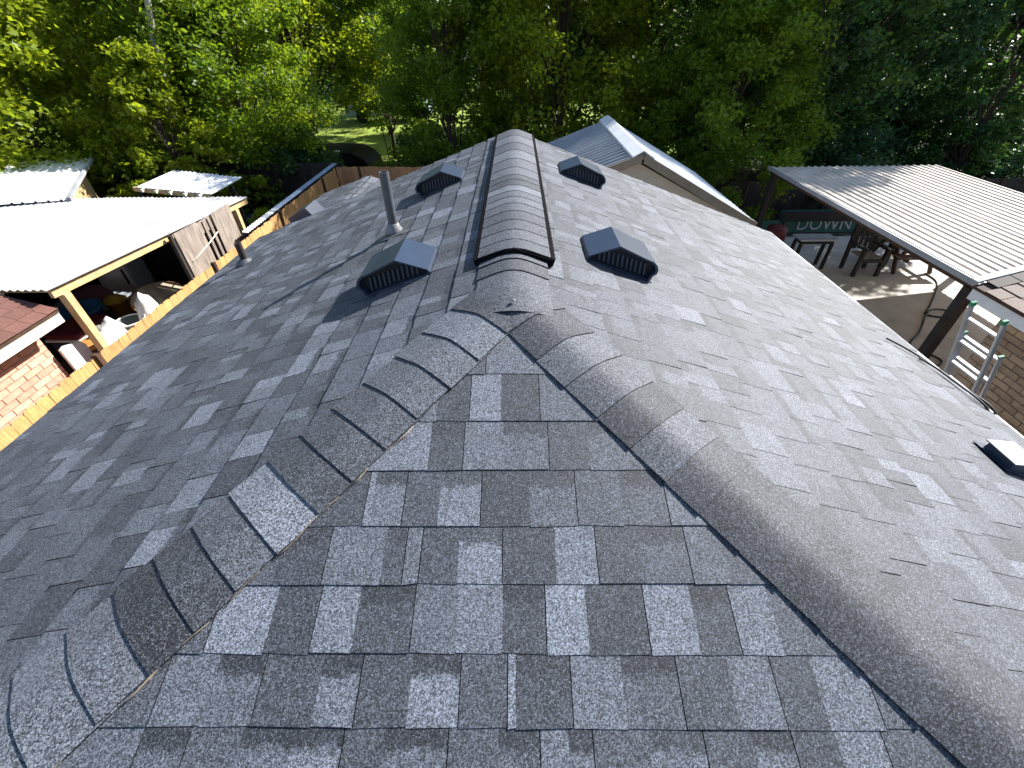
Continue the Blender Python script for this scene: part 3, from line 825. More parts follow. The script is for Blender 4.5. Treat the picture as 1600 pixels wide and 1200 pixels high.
# ---- left neighbour: brick house
bh = thing('brick_house', 'pink brick house with red brown roof and cream fascia behind the orange fence', 'house', (-8, -1, 0))
EX, EZ, BY = -5.03, 2.30, 2.70
boxmesh('wall', (-10.5, -6, 0), (-5.335, BY - .12, 2.19), 'mortar_pink', bh)
boxmesh('mortar_bed', (-5.34, -.78, .8), (-5.322, BY - .125, 2.185), 'mortar', bh)
r = 0; z = .86
cnt = 0
while z < 2.12 and cnt < 298:
    y = -.75 + (0.105 if r % 2 else 0)
    while y < BY - .13:
        y1 = min(y + .2, BY - .13)
        if y1 - y > .05:
            dx = random.uniform(-.002, .003)
            boxmesh('brick', (-5.325, y, z), (-5.308 + dx, y1, z + .062), 'brick_pink', bh); cnt += 1
        y += .21
    z += .073; r += 1
fb = MB(); z = .057; r = 0
while z < 2.12:                                        # the rest of the wall, past the pieces one can pick apart
    low = z < .85
    y = -5.9 + (0.105 if r % 2 else 0)
    while y < (BY - .13 if low else -.80):
        y1 = min(y + .2, BY - .13 if low else -.77)
        fb.box((-5.334, y, z), (-5.308 + random.uniform(-.002, .003), y1, z + .062)); y += .21
    z += .073; r += 1
q = fb.build('brick_field', 'brick_pink', bh, fix=False); q['kind'] = 'stuff'
boxmesh('fascia', (EX - .02, -6.2, EZ - .13), (EX + .012, BY, EZ + .02), 'cream', bh)
boxmesh('soffit', (-5.33, -6.2, EZ - .11), (EX - .02, BY - .02, EZ - .09), 'cream', bh)
sl = .34
rp = MB(); rp.prism([(0, 0), (0, -.03), (-4.2, 4.2 * sl - .03), (-4.2, 4.2 * sl)], (EX + .03, -6.3, EZ + .02), (1, 0, 0), (0, 0, 1), (0, 1, 0), BY + 6.3)
brf = rp.build('roof', 'brown_wood', bh)
cb_ = 1 / math.hypot(1, sl)
frB = (Vector((0, 1, 0)), Vector((cb_, 0, -sl * cb_)), Vector((sl * cb_, 0, cb_)))
org = Vector((EX + .04 - 4.2, 0, EZ + .026 + 4.2 * sl))
d = 4.2 / cb_; rest = MB(); k = 0
while d > .2:
    u = -6.3
    while u < BY:
        w = random.uniform(.14, .26); sg = [(u, min(BY, u + w - .004), random.uniform(.60, .68), 0)]
        if u > 1.2 and d > 3.2:
            mb = MB(); tab_mesh(mb, frB, sg, d, EXP, random.choice((0, .003)), [], org=org); mb.build('shingle', 'red_shingle', brf, fix=False)
        else: tab_mesh(rest, frB, sg, d, EXP, random.choice((0, .003)), [], org=org)
        u += w
    d -= EXP
q = rest.build('shingle_field', 'red_shingle', bh, fix=False); q['kind'] = 'stuff'

# ---- left neighbour: carport with white corrugated roof
cp = thing('carport', 'carport with white corrugated roof and yellow pine posts behind the fence', 'carport', (-7.5, 5, 0))
def cz(y): return 2.53 - (y - 2.73) * (.285 / 4.27)
slv = Vector((0, 4.27, -.285)); sln = slv.length; slv.normalize(); cn = Vector((0, -slv.z, slv.y))
x = -5.0
for i in range(6):
    mb, w = corr_sheet((x, 2.73 + random.uniform(-.02, .02), 2.53 + .002 * (i % 2)), (-1, 0, 0), cn, slv, .93, sln + random.uniform(-.03, .03), .0845, .019)
    mb.build('roof_sheet', 'white_metal', cp, fix=True); x -= w - .05
barobj('beam', (-5.07, 2.80, cz(2.8) - .075), (-5.07, 7.05, cz(7.05) - .075), .04, .09, 'lumber', cp)
barobj('beam', (-9.6, 2.80, cz(2.8) - .075), (-9.6, 6.95, cz(6.95) - .075), .04, .12, 'lumber', cp)
for y in (2.95, 4.3, 5.6, 6.85):
    barobj('rafter', (-5.11, y, cz(y) - .065), (-9.6, y, cz(y) - .065), .04, .09, 'lumber', cp)
for x, y in ((-5.07, 2.93), (-5.07, 6.6), (-9.6, 2.95), (-9.6, 6.8)):
    barobj('post', (x, y, 0), (x, y, cz(y) - .12), .085, .085, 'lumber', cp)
barobj('crossrail', (-5.09, 2.75, 1.62), (-5.09, 3.0, 1.60), .03, .05, 'dark_wood', cp)
# back and far walls of the carport, dark boards
for i in range(24):
    y0 = 2.9 + i * .175
    boxmesh('wall_board', (-9.78 + random.uniform(0, .01), y0, .05), (-9.75, y0 + .168, 2.1), 'dark_wood', cp)
for i in range(25):
    x0 = -9.7 + i * .175
    boxmesh('wall_board', (x0, 6.98 + random.uniform(0, .01), .05), (x0 + .168, 7.01, 2.05), 'dark_wood', cp)

# ---- plywood screen between carport and fence
ps = thing('plywood_screen', 'grey weathered plywood sheets and slats screening the carport side', 'screen', (-4.93, 5.5, 0))
MB().prism([(4.74, .6), (5.29, .6), (5.29, 2.37), (4.74, 2.39)], (-4.945, 0, 0), (0, 1, 0), (0, 0, 1), (1, 0, 0), .016).build('plywood_sheet', 'grey_ply', ps)
MB().prism([(5.70, .6), (6.27, .6), (6.25, 2.36), (5.70, 2.36)], (-4.942, 0, 0), (0, 1, 0), (0, 0, 1), (1, 0, 0), .016).build('plywood_sheet', 'grey_ply', ps)
for y in (5.33, 5.47, 5.61):
    boxmesh('slat', (-4.955, y - .03, .6), (-4.935, y + .032, 2.33), 'grey_ply', ps)
boxmesh('cross_board', (-4.97, 5.28, 2.16), (-4.957, 5.71, 2.34), 'grey_ply', ps)
boxmesh('cross_board', (-4.97, 5.28, 1.0), (-4.957, 5.71, 1.2), 'grey_ply', ps)
barobj('edge_board', (-4.97, 4.70, .5), (-4.97, 4.70, 2.38), .05, .05, 'dark_wood', ps)
MB().tube([(-4.922, 4.83, 1.93), (-4.922, 5.1, 1.97), (-4.922, 5.4, 2.02), (-4.922, 5.68, 2.08)], .009, 6).build('strap', 'cream', ps, smooth=True)

# ---- things kept under the carport
wb = thing('workbench', 'dark low workbench behind the fence carrying white sacks and a round lid', 'workbench', (-5.65, 3.9, 0))
boxmesh('bench_top', (-6.0, 3.1, 1.06), (-5.2, 5.0, 1.10), 'dark_wood', wb)
for x in (-5.93, -5.27):
    for y in (3.17, 4.93): barobj('leg', (x, y, 0), (x, y, 1.06), .07, .07, 'dark_wood', wb)
def sack(name, label, c, s, mat, seed, grp=None):
    bm = bmesh.new(); bmesh.ops.create_icosphere(bm, subdivisions=3, radius=1)
    from mathutils import noise
    for v in bm.verts:
        q = noise.noise(v.co * 2.1 + Vector((seed, 0, 0))) * .28 + noise.noise(v.co * 5 + Vector((0, seed, 0))) * .10
        v.co = v.co * (1 + q)
        if v.co.z < -.55: v.co.z = -.55
        v.co = Vector((v.co.x * s[0], v.co.y * s[1], (v.co.z + .55) * s[2]))
    me = bpy.data.meshes.new(name); bm.to_mesh(me); bm.free()
    o = link(name, me, mat, None, smooth=True); o.location = c
    return tag(o, label, 'sack', grp)
sack('white_sack', 'crumpled white sack lying beside the round orange lid', (-5.52, 3.55, 1.10), (.20, .20, .36), 'white_plastic', 1.0)
sack('white_sack', 'white sack slumped against the fence top below the orange lid', (-5.33, 3.28, 1.10), (.12, .2, .36), 'white_plastic', 5.0)
sack('white_sack', 'small white sack beside the grey rubber tub', (-5.38, 4.13, 1.10), (.13, .18, .42), 'white_plastic', 9.0)
ld = thing('wooden_disc', 'round orange wooden disc lying flat near the pine post', 'wooden disc', (-5.62, 3.33, 1.44))
lm = MB(); lm.lathe([(.17, 0), (.19, .01), (.19, .03), (.17, .045), (.0001, .05)], (-5.62, 3.33, 1.44), 20); lm.build('disc', 'orange_ply', ld)
boxmesh('block', (-5.75, 3.2, 1.10), (-5.5, 3.45, 1.44), 'dark_wood', ld)
tb = thing('rubber_tub', 'grey rubber tub with pale rim between the white sacks', 'tub', (-5.45, 3.83, 1.10))
tm = MB(); tm.lathe([(.13, 0), (.17, .36), (.185, .37), (.185, .40), (.16, .40), (.12, .06), (.0001, .05)], (-5.45, 3.83, 1.10), 20); tm.build('tub_body', 'grey_bucket', tb, smooth=True)
tm = MB(); tm.tube([(-5.45 + .18 * math.cos(a), 3.83 + .18 * math.sin(a), 1.505) for a in np.linspace(0, 2 * math.pi, 21)], .012, 6, cap=False); tm.build('rim', 'white_plastic', tb, smooth=True)
ov = thing('table_top', 'worn oval plywood table top leaning behind the fence', 'table top', (-5.55, 4.55, 1.1))
om = MB(); n = 28
prof = [(.46 * math.cos(2 * math.pi * k / n), .27 * math.sin(2 * math.pi * k / n)) for k in range(n)]
om.prism(prof, (-5.55, 4.62, 1.42), (.1, .98, -.05), Vector((-.75, .1, .62)).normalized(), Vector((.6, .0, .78)).normalized(), .03); om.build('oval_board', 'grey_ply_top', ov)
om = MB(); pr2 = [(.475 * math.cos(2 * math.pi * k / n), .285 * math.sin(2 * math.pi * k / n)) for k in range(n)]
om.prism(pr2, (-5.553, 4.62, 1.415), (.1, .98, -.05), Vector((-.75, .1, .62)).normalized(), Vector((.6, .0, .78)).normalized(), .025); om.build('edge_band', 'orange_ply', ov)
cl = thing('cooler', 'navy cooler with red lid and white rim behind the pine post', 'cooler', (-6.35, 3.9, .95))
boxmesh('shelf_box', (-6.65, 3.6, 0), (-6.08, 4.25, .95), 'dark_wood', cl)
boxmesh('cooler_body', (-6.6, 3.62, .95), (-6.12, 4.2, 1.28), 'navy', cl, .02)
boxmesh('rim', (-6.62, 3.60, 1.28), (-6.10, 4.22, 1.315), 'white_plastic', cl, .01)
boxmesh('lid', (-6.61, 3.61, 1.315), (-6.11, 4.21, 1.40), 'red', cl, .03)
MB().tube([(-6.10, 3.8, 1.25), (-6.04, 3.8, 1.18), (-6.04, 4.02, 1.18), (-6.10, 4.02, 1.25)], .012, 6).build('handle', 'white_plastic', cl)
bl = thing('plastic_bin', 'blue plastic bin behind the red lidded cooler', 'bin', (-7.1, 4.6, 0))
lm = MB(); lm.lathe([(.24, 0), (.30, 1.2), (.32, 1.2), (.32, 1.25), (.29, 1.25), (.25, .9), (.0001, .88)], (-7.0, 4.6, 0), 18, (1, 1.15)); lm.build('bin_body', 'blue', bl, smooth=True)
ye = thing('plastic_bucket', 'yellow bucket beside the blue bin in the carport', 'bucket', (-6.75, 5.0, 0))
lm = MB(); lm.lathe([(.13, .85), (.16, 1.15), (.17, 1.15), (.17, 1.18), (.10, 1.24), (.0001, 1.25)], (-6.75, 5.05, 0), 16); lm.build('bucket_body', 'yellow', ye, smooth=True)
boxmesh('crate', (-6.95, 4.85, 0), (-6.55, 5.25, .85), 'dark_wood', ye)
ct = thing('folding_table', 'pale folding table with pink cloth deep in the carport', 'table', (-7.9, 5.6, 0))
boxmesh('table_top', (-8.4, 5.1, .80), (-7.3, 6.0, .84), 'appliance', ct)
for x in (-8.3, -7.4):
    for y in (5.2, 5.9): barobj('leg', (x, y, 0), (x, y, .80), .035, .035, 'alu', ct)
o = sack('cloth_heap', 'heap of pink cloth on the folding table', (-7.75, 5.65, .84), (.35, .25, .17), 'pink_cloth', 3.0); o['category'] = 'cloth'
fz = thing('chest_freezer', 'grey upright panel appliance at the far end of the carport', 'appliance', (-7.9, 6.7, 0))
boxmesh('cabinet', (-8.25, 6.45, .03), (-7.55, 6.92, 1.35), 'appliance', fz, .02)
boxmesh('door_panel', (-8.23, 6.425, .1), (-7.57, 6.45, 1.32), 'white_plastic', fz, .01)
boxmesh('handle', (-7.66, 6.40, .8), (-7.63, 6.425, 1.1), 'dark_wood', fz)
wp = thing('white_board', 'white sheet leaning between the brick corner and the pine post', 'board', (-5.2, 2.8, 0))
MB().prism([(2.60, .7), (2.88, .7), (2.89, 1.74), (2.85, 1.80), (2.66, 1.86), (2.60, 1.84)], (-5.24, 0, 0), (0, 1, 0), (0, 0, 1), (1, 0, .06), .03).build('sheet', 'white_plastic', wp)
tp = sack('blue_tarp', 'crumpled blue tarp on the ground beyond the leafy bush', (-7.2, 11.2, 0), (.75, .5, .4), 'tarp', 6.0); tp['category'] = 'tarp'

# ---- metal roofed sheds further back on the left
sa = thing('metal_shed', 'tan walled shed with pale ribbed metal roof under the leaves', 'shed', (-9.4, 8, 0))
P0 = Vector((-8.15, 6.75, 2.30)); dv = Vector((-1.55, 2.7, .12)); dl = dv.length; dv.normalize(); du = Vector((-.92, -.38, .04)).normalized(); dn = du.cross(dv).normalized()
if dn.z < 0: dn = -dn
for i in range(4):
    mb, w = corr_sheet(P0 + du * (i * .70) + dn * (.003 * (i % 2)), du, dn, dv, .74, dl, .185, .022, flat=.12)
    mb.build('roof_sheet', 'bright_metal' if i < 2 else 'tan_metal', sa)
barobj('roof_trim', P0 + dn * .012 - du * .02, P0 + dv * dl + dn * .012 - du * .02, .05, .06, 'white_metal', sa, up=dn)
for i in range(9):
    a = P0 + dv * (.35 + i * .27) + du * .22; a.z = 0; b = a + dv * .262
    MB().prism([(0, .1), (.262, .1), (.262, 2.16 + .0103 * (i + 1)), (0, 2.16 + .0103 * i)], a, Vector((dv.x, dv.y, 0)).normalized(), (0, 0, 1), Vector((dv.y, -dv.x, 0)).normalized(), .02).build('wall_board', 'lumber', sa)
sb = thing('metal_shed', 'low open shed with flat white metal roof on dark posts behind the carport', 'shed', (-6.8, 7.9, 0))
Q = [Vector((-5.72, 7.12, 2.27)), Vector((-5.62, 7.86, 2.31))]
e1 = Vector((-1, .30, .0)).normalized(); ev = Vector((.12, 1, .05)).normalized(); en = e1.cross(ev).normalized()
if en.z < 0: en = -en
for i in range(3):
    mb, w = corr_sheet(Q[0] + e1 * (i * .62) + en * (.003 * (i % 2)), e1, en, ev, .66, 1.0 + .03 * i, .11, .014, flat=.12); mb.build('roof_sheet', 'bright_metal', sb)
barobj('beam', Q[0] + Vector((-.05, .03, -.05)), Q[0] + e1 * 2.0 + Vector((0, .03, -.05)), .05, .08, 'lumber', sb)
for q in (Q[0] + Vector((-.08, .06, -.08)), Q[0] + e1 * 1.9 + Vector((0, .06, -.08)), Q[1] + Vector((-.1, -.05, -.08))):
    barobj('post', (q.x, q.y, 0), q, .08, .08, 'dark_wood', sb)
for k in range(5):
    q = Q[0] + e1 * (.25 + k * .36); barobj('rafter_tail', q + Vector((0, -.10, -.03)), q + Vector((.05, .5, -.02)), .04, .05, 'cream', sb)
ss_ = thing('lean_to', 'narrow corrugated sheet roof running along the top of the cedar fence', 'lean-to', (-5.0, 8, 0))
y = 6.1; i = 0
while y < 10.3:
    mb, w = corr_sheet((-4.68, y, 1.905 + .003 * (i % 2)), (0, 1, 0), Vector((.12, 0, .99)).normalized(), Vector((-.99, 0, .12)).normalized(), .85, .11, .085, .018)
    mb.build('roof_sheet', 'bright_metal' if y < 8.0 else 'shaded_metal', ss_); y += w - .03; i += 1  # one roof: near sheets coloured as sunlit, far ones as shaded
barobj('beam', (-4.84, 6.1, 1.80), (-4.84, 10.5, 1.80), .05, .07, 'dark_wood', ss_)
for y in (6.2, 8.3, 10.4): barobj('post', (-4.84, y, 0), (-4.84, y, 1.78), .07, .07, 'dark_wood', ss_)

# ---- metal roofed outbuilding behind the gable
ob = thing('outbuilding', 'beige gabled outbuilding with ribbed metal roof behind the house', 'outbuilding', (1.8, 6.6, 0))
RX, RZ, Y0_, Y1_, LX, LZ, WX, WZ = 1.82, 3.24, 5.28, 8.35, .0, 2.60, 3.70, 2.27
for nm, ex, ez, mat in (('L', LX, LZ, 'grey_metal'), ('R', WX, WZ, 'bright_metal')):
    v = Vector((ex - RX, 0, ez - RZ)); ln = v.length; v.normalize(); nn = Vector((-v.z, 0, v.x)) if v.x > 0 else Vector((v.z, 0, -v.x))
    if nn.z < 0: nn = -nn
    y = Y0_
    for i in range(4):
        mb, w = corr_sheet((RX, y, RZ + .002 * (i % 2)), (0, 1, 0), nn, v, .80, ln, .155, .026, flat=.14); mb.build('roof_sheet', mat, ob); y += w - .03
rc = MB(); rc.prism([(-.16, -.055), (-.15, -.03), (0, .045), (.15, -.045), (.16, -.075), (0, .035)], (RX, Y0_ - .02, RZ + .02), (1, 0, 0), (0, 0, 1), (0, 1, 0), 3.14); rc.build('ridge_flashing', 'bright_metal', ob)
for ex, ez in ((LX, LZ), (WX, WZ)):
    barobj('rake_trim', (RX, Y0_ - .012, RZ - .03), (ex, Y0_ - .012, ez - .03), .03, .11, 'beige_trim', ob)
    barobj('rake_soffit', (RX, Y0_ + .10, RZ - .07), (ex, Y0_ + .10, ez - .07), .20, .02, 'beige', ob)
wm = MB(); wm.prism([(.25, 0), (3.45, 0), (3.45, WZ + .02), (RX, RZ - .14), (.25, LZ - .0)], (0, Y0_ + .18, 0), (1, 0, 0), (0, 0, 1), (0, 1, 0), 2.6); wm.build('wall', 'beige', ob)

# ---- patio cover
pc = thing('patio_cover', 'patio cover with tan corrugated metal roof on dark posts', 'patio cover', (8, 6, 0))
XL, XR, PZ, PY0, PY1, PE, PEZ = 5.46, 8.92, 2.25, 3.25, 8.72, 11.15, 1.575
x = XL; i = 0
while x < XR - .1:
    mb, w = corr_sheet((x, PY0, PZ + .002 * (i % 2)), (1, 0, 0), (0, 0, 1), (0, 1, 0), min(.92, XR - x + .1), PY1 - PY0, .152, .022, flat=.16)
    mb.build('roof_sheet', 'tan_metal', pc); x += w - .02; i += 1
v = Vector((PE - XR, 0, PEZ - PZ)); ln = v.length; v.normalize(); nn = Vector((-v.z, 0, v.x))  # added right slope, hidden from the camera, shaped to place the patio's shadow edge
y = PY0
for i in range(6):
    mb, w = corr_sheet((XR + .02, y, PZ + .002 * (i % 2)), (0, 1, 0), nn, v, .92, ln, .152, .022, flat=.16); mb.build('roof_sheet', 'tan_metal', pc); y += w - .02
barobj('edge_trim', (XL - .012, PY0, PZ + .0), (XL - .012, PY1, PZ + .0), .02, .07, 'white_metal', pc)
barobj('beam', (XL + .09, PY0, PZ - .07), (XL + .09, PY1, PZ - .07), .06, .09, 'brown_wood', pc)
barobj('beam', (XR, PY0, PZ - .09), (XR, PY1, PZ - .09), .06, .13, 'brown_wood', pc)
for y in (3.4, 5.2, 7.0, 8.6): barobj('purlin', (XL + .09, y, PZ - .06), (XR - .03, y, PZ - .06), .05, .08, 'brown_wood', pc)
for x, y, z in ((XL + .09, 3.38, PZ - .10), (XL + .09, 8.55, PZ - .10), (XR, 8.6, PZ - .15), (PE - .1, 3.4, PEZ - .02), (PE - .1, 8.6, PEZ - .02)):
    barobj('post', (x, y, .012), (x, y, z), .11, .11, 'dark_wood', pc)

# ---- right neighbour: tan brick house
rh = thing('brick_house', 'tan brick house with brown roof and white fascia right of the ladder', 'house', (8, -1, 0))
RXE, RZE, RYE, RW_ = 4.93, 2.45, 2.80, 5.25
boxmesh('wall', (RW_ + .03, -6, 0), (9.5, RYE - .16, 2.33), 'mortar_tan', rh)
boxmesh('mortar_bed', (RW_ + .012, .5, .3), (RW_ + .032, RYE - .165, 2.325), 'mortar2', rh)
z = .34; r = 0; cnt = 0
while z < 2.27 and cnt < 298:
    y = .52 + (.105 if r % 2 else 0)
    while y < RYE - .17:
        y1 = min(y + .2, RYE - .17)
        if y1 - y > .05: boxmesh('brick', (RW_ + random.uniform(-.003, .002), y, z), (RW_ + .016, y1, z + .062), 'brick_tan', rh); cnt += 1
        y += .21
    z += .073; r += 1
fb = MB(); z = .048; r = 0
while z < 2.27:
    low = z < .33
    y = -5.9 + (0.105 if r % 2 else 0)
    while y < (RYE - .17 if low else .46):
        y1 = min(y + .2, RYE - .17 if low else .51)
        fb.box((RW_ + random.uniform(-.003, .002), y, z), (RW_ + .031, y1, z + .062)); y += .21
    z += .073; r += 1
q = fb.build('brick_field', 'brick_tan', rh, fix=False); q['kind'] = 'stuff'
boxmesh('fascia', (RXE - .012, -6, RZE - .13), (RXE + .02, RYE, RZE + .02), 'white_paint', rh)
boxmesh('soffit', (RXE + .02, -6, RZE - .11), (RW_ + .03, RYE - .02, RZE - .09), 'white_paint', rh)
sl2 = .33
rp = MB(); rp.prism([(0, 0), (0, -.03), (4.2, 4.2 * sl2 - .03), (4.2, 4.2 * sl2)], (RXE - .03, -6, RZE + .02), (1, 0, 0), (0, 0, 1), (0, 1, 0), RYE + 6)
rrf = rp.build('roof', 'brown_wood', rh)
cb2 = 1 / math.hypot(1, sl2)
frC = (Vector((0, 1, 0)), Vector((-cb2, 0, -sl2 * cb2)), Vector((-sl2 * cb2, 0, cb2)))
org = Vector((RXE - .04 + 4.2, 0, RZE + .026 + 4.2 * sl2))
d = 4.2 / cb2; rest = MB()
while d > .2:
    u = -6 + random.uniform(0, .2)
    while u < RYE - .16:
        w = random.uniform(.18, .3); sg = [(u, min(RYE - .155, u + w - .005), random.uniform(.48, .66), 0)]
        if u > .6 and d > 2.9:
            mb = MB(); tab_mesh(mb, frC, sg, d, EXP, random.choice((0, .004)), [], org=org); mb.build('shingle', 'brown_shingle', rrf, fix=False)
        else: tab_mesh(rest, frC, sg, d, EXP, random.choice((0, .004)), [], org=org)
        u += w
    d -= EXP
q = rest.build('shingle_field', 'brown_shingle', rh, fix=False); q['kind'] = 'stuff'
d = .1
while d < 4.2:                                         # starter shingles laid along the far rake
    a = Vector((RXE - .03 + d, RYE - .075, RZE + .035 + d * sl2))
    MB().bar(a, a + Vector((.19, 0, .19 * sl2)), .15, .012).build('rake_shingle', 'brown_shingle', rrf); d += .2
barobj('rake_flashing', (RXE, RYE + .05, RZE + .05), (RXE + 4.2, RYE + .05, RZE + .05 + 4.2 * sl2), .09, .02, 'white_metal', rh)

# ---- ladder standing in the gap
la = thing('ladder', 'aluminium extension ladder with green end caps beside the brick wall', 'ladder', (4.7, 1.6, 0))
LS = 1.5
yf, yn = 1.77, 1.47
lt, lb = Vector((3.86, 0, 2.83)), Vector((4.74, 0, .012)); ld_ = (lt - lb).normalized(); lnn = Vector((ld_.z, 0, -ld_.x))
Llen = (lt - lb).length
for y in (yf, yn):
    rail = MB(); p0 = lb + ld_ * .9 - lnn * .028; p1 = lt; dy = .012 if y == yf else -.012
    a, b = Vector((p0.x, y, p0.z)), Vector((p1.x - lnn.x * .028, y, p1.z - lnn.z * .028))
    rail.bar(a, b, .03, .008, up=(0, 1, 0)); rail.bar(a - lnn * .0145 + Vector((0, dy * .6, 0)), b - lnn * .0145 + Vector((0, dy * .6, 0)), .005, .02, up=(0, 1, 0)); rail.bar(a + lnn * .0145 + Vector((0, dy * .6, 0)), b + lnn * .0145 + Vector((0, dy * .6, 0)), .005, .02, up=(0, 1, 0))
    rail.build('fly_rail', 'alu', la)
    MB().bar(b - ld_ * .01, b + ld_ * .03, .042, .028, up=(0, 1, 0)).build('end_cap', 'green_plastic', la, bevel=.006)
    s_ = 1 if y == yf else -1
    rail = MB(); a2, b2 = lb + lnn * .03, lt - ld_ * .33 + lnn * .03
    a2 = Vector((a2.x, y + s_ * .035, a2.z)); b2 = Vector((b2.x, y + s_ * .035, b2.z))
    rail.bar(a2, b2, .034, .010, up=(0, 1, 0)); rail.build('base_rail', 'alu', la)
    MB().bar(b2 - ld_ * .005, b2 + ld_ * .012, .04, .02, up=(0, 1, 0)).build('end_cap', 'green_plastic', la)
k = .13
while k < Llen - .1:
    c = lt - ld_ * k - lnn * .028
    if k < Llen - .9:
        MB().bar((c.x, yn, c.z), (c.x, yf, c.z), .026, .018, up=ld_).build('rung', 'alu', la)
    if k > .3:
        c = c + lnn * .058; MB().bar((c.x, yn - .03, c.z), (c.x, yf + .03, c.z), .026, .018, up=ld_).build('rung', 'alu', la)
    k += .235
# ---- hose and cables
def smooth_path(pts, n=8):
    P = [Vector(p) for p in pts]; out = []
    for i in range(len(P) - 1):
        p0, p1, p2, p3 = P[max(0, i - 1)], P[i], P[i + 1], P[min(len(P) - 1, i + 2)]
        for k in range(n):
            t = k / n
            out.append(0.5 * ((2 * p1) + (p2 - p0) * t + (2 * p0 - 5 * p1 + 4 * p2 - p3) * t * t + (3 * p1 - p0 - 3 * p2 + p3) * t ** 3))
    out.append(P[-1]); return out
hz = .028
pts = [(9.70, 8.2, hz), (9.66, 7.8, hz), (9.34, 7.36, hz), (8.69, 6.66, hz), (8.38, 6.35, hz), (8.5, 6.2, hz + .01), (8.78, 6.25, hz + .01), (8.82, 6.45, hz + .02), (8.55, 6.45, hz + .03), (8.3, 6.25, hz + .01), (8.0, 5.91, hz), (7.7, 5.6, hz), (7.3, 5.25, hz), (7.15, 4.8, hz), (7.3, 4.6, hz), (7.5, 4.75, hz), (7.4, 5.0, hz)]
h_ = MB().tube(smooth_path(pts), .017, 7).build('garden_hose', 'rubber', None, smooth=True)
tag(h_, 'black hose looped across the concrete patio', 'hose')
def rsl(x, y, h=.022): return (x, y, Z0 - T * x + h)
c1 = MB().tube(smooth_path([rsl(2.50, .98), rsl(2.60, .92), rsl(2.68, .80), rsl(2.72, .62), rsl(2.735, .42), (2.80, .36, ze - .05)]), .006, 6).build('black_cable', 'rubber', None, smooth=True)
tag(c1, 'thin black cable lying along the right eave, upper of two', 'cable')
c2 = MB().tube(smooth_path([rsl(2.63, .82), rsl(2.71, .72), rsl(2.745, .55), (2.775, .40, ze + .02), (2.80, .30, ze - .06)]), .006, 6).build('black_cable', 'rubber', None, smooth=True)
tag(c2, 'thin black cable drooping over the right eave, lower of two', 'cable')

# ---- patio furniture
t1 = thing('patio_table', 'dark table with pale bluish top under the patio cover', 'table', (7.05, 8.6, 0))
boxmesh('table_top', (6.62, 8.45, .72), (7.5, 8.85, .76), 'appliance', t1, .01)
boxmesh('apron', (6.68, 8.5, .64), (7.44, 8.8, .72), 'dark_wood', t1)
for x in (6.7, 7.42):
    for y in (8.52, 8.78): barobj('leg', (x, y, .012), (x, y, .64), .06, .06, 'dark_wood', t1)
ch = thing('patio_chair', 'dark wooden armchair with pale seat between patio table and picnic table', 'chair', (8.2, 8.3, 0))
boxmesh('seat', (7.98, 8.12, .42), (8.42, 8.55, .46), 'grey_ply', ch, .01)
for x in (7.93, 8.47):
    barobj('leg', (x, 8.10, .012), (x, 8.10, .64), .07, .07, 'dark_wood', ch)
    barobj('leg', (x, 8.56, .012), (x, 8.66, .98), .07, .07, 'dark_wood', ch)
    barobj('armrest', (x, 8.04, .66), (x, 8.62, .66), .09, .04, 'dark_wood', ch)
for k in range(4): barobj('back_slat', (8.02 + k * .12, 8.58, .5), (8.02 + k * .12, 8.67, .98), .08, .03, 'dark_wood', ch)
barobj('seat_rail', (7.93, 8.10, .39), (8.47, 8.10, .39), .05, .08, 'dark_wood', ch)
pt = thing('picnic_table', 'dark picnic table half in sun under the patio cover', 'table', (9.3, 8.7, 0))
for k in range(4): boxmesh('plank', (8.75, 8.42 + k * .13, .72), (10.0, 8.54 + k * .13, .755), 'brown_wood', pt)
for y in (8.15, 9.2):
    for k in range(2): boxmesh('bench_plank', (8.75, y - .11 + k * .12, .43), (10.0, y + .0 + k * .12, .465), 'brown_wood', pt)
for x in (8.95, 9.8):
    barobj('leg', (x, 8.2, .012), (x, 8.55, .72), .09, .04, 'brown_wood', pt, up=(1, 0, 0)); barobj('leg', (x, 9.2, .012), (x, 8.85, .72), .09, .04, 'brown_wood', pt, up=(1, 0, 0))
    barobj('cross_beam', (x + .045, 8.05, .40), (x + .045, 9.35, .40), .04, .09, 'brown_wood', pt)
rb = thing('red_barrel', 'red plastic barrel standing by the far left patio post', 'barrel', (6.55, 8.9, 0))
MB().lathe([(.2, .012), (.23, .1), (.25, .45), (.23, .8), (.2, .88), (.0001, .88)], (6.3, 9.0, 0), 16).build('barrel_body', 'red', rb, smooth=True)
MB().lathe([(.24, 0), (.255, .01), (.255, .04), (.24, .05)], (6.3, 9.0, .3), 16).build('hoop', 'rubber', rb)
def text_obj(txt, loc, size, mat, parent, rz=0):
    cu = bpy.data.curves.new('lettering', 'FONT'); cu.body = txt; cu.size = size; cu.extrude = .002; cu.align_x = 'LEFT'
    tmp = bpy.data.objects.new('lettering_curve', cu); COL.objects.link(tmp); bpy.context.view_layer.update()
    me = bpy.data.meshes.new_from_object(tmp.evaluated_get(bpy.context.evaluated_depsgraph_get()), depsgraph=bpy.context.evaluated_depsgraph_get()); bpy.data.objects.remove(tmp)
    o = bpy.data.objects.new('lettering', me); COL.objects.link(o); me.materials.clear(); me.materials.append(M[mat])
    o.location = Vector(loc) - ORG[parent.name]; o.rotation_euler = (math.radians(78), 0, rz); o.parent = parent; return o
bn = thing('banner', 'green banner with large white letters propped behind the patio table', 'banner', (8.6, 10.95, 0))
MB().prism([(7.35, .02), (9.6, .02), (9.6, .62), (7.45, .62)], (0, 10.9, 0), (1, 0, 0), (0, .2, .98), (0, 1, 0), .015).build('panel', 'banner', bn)
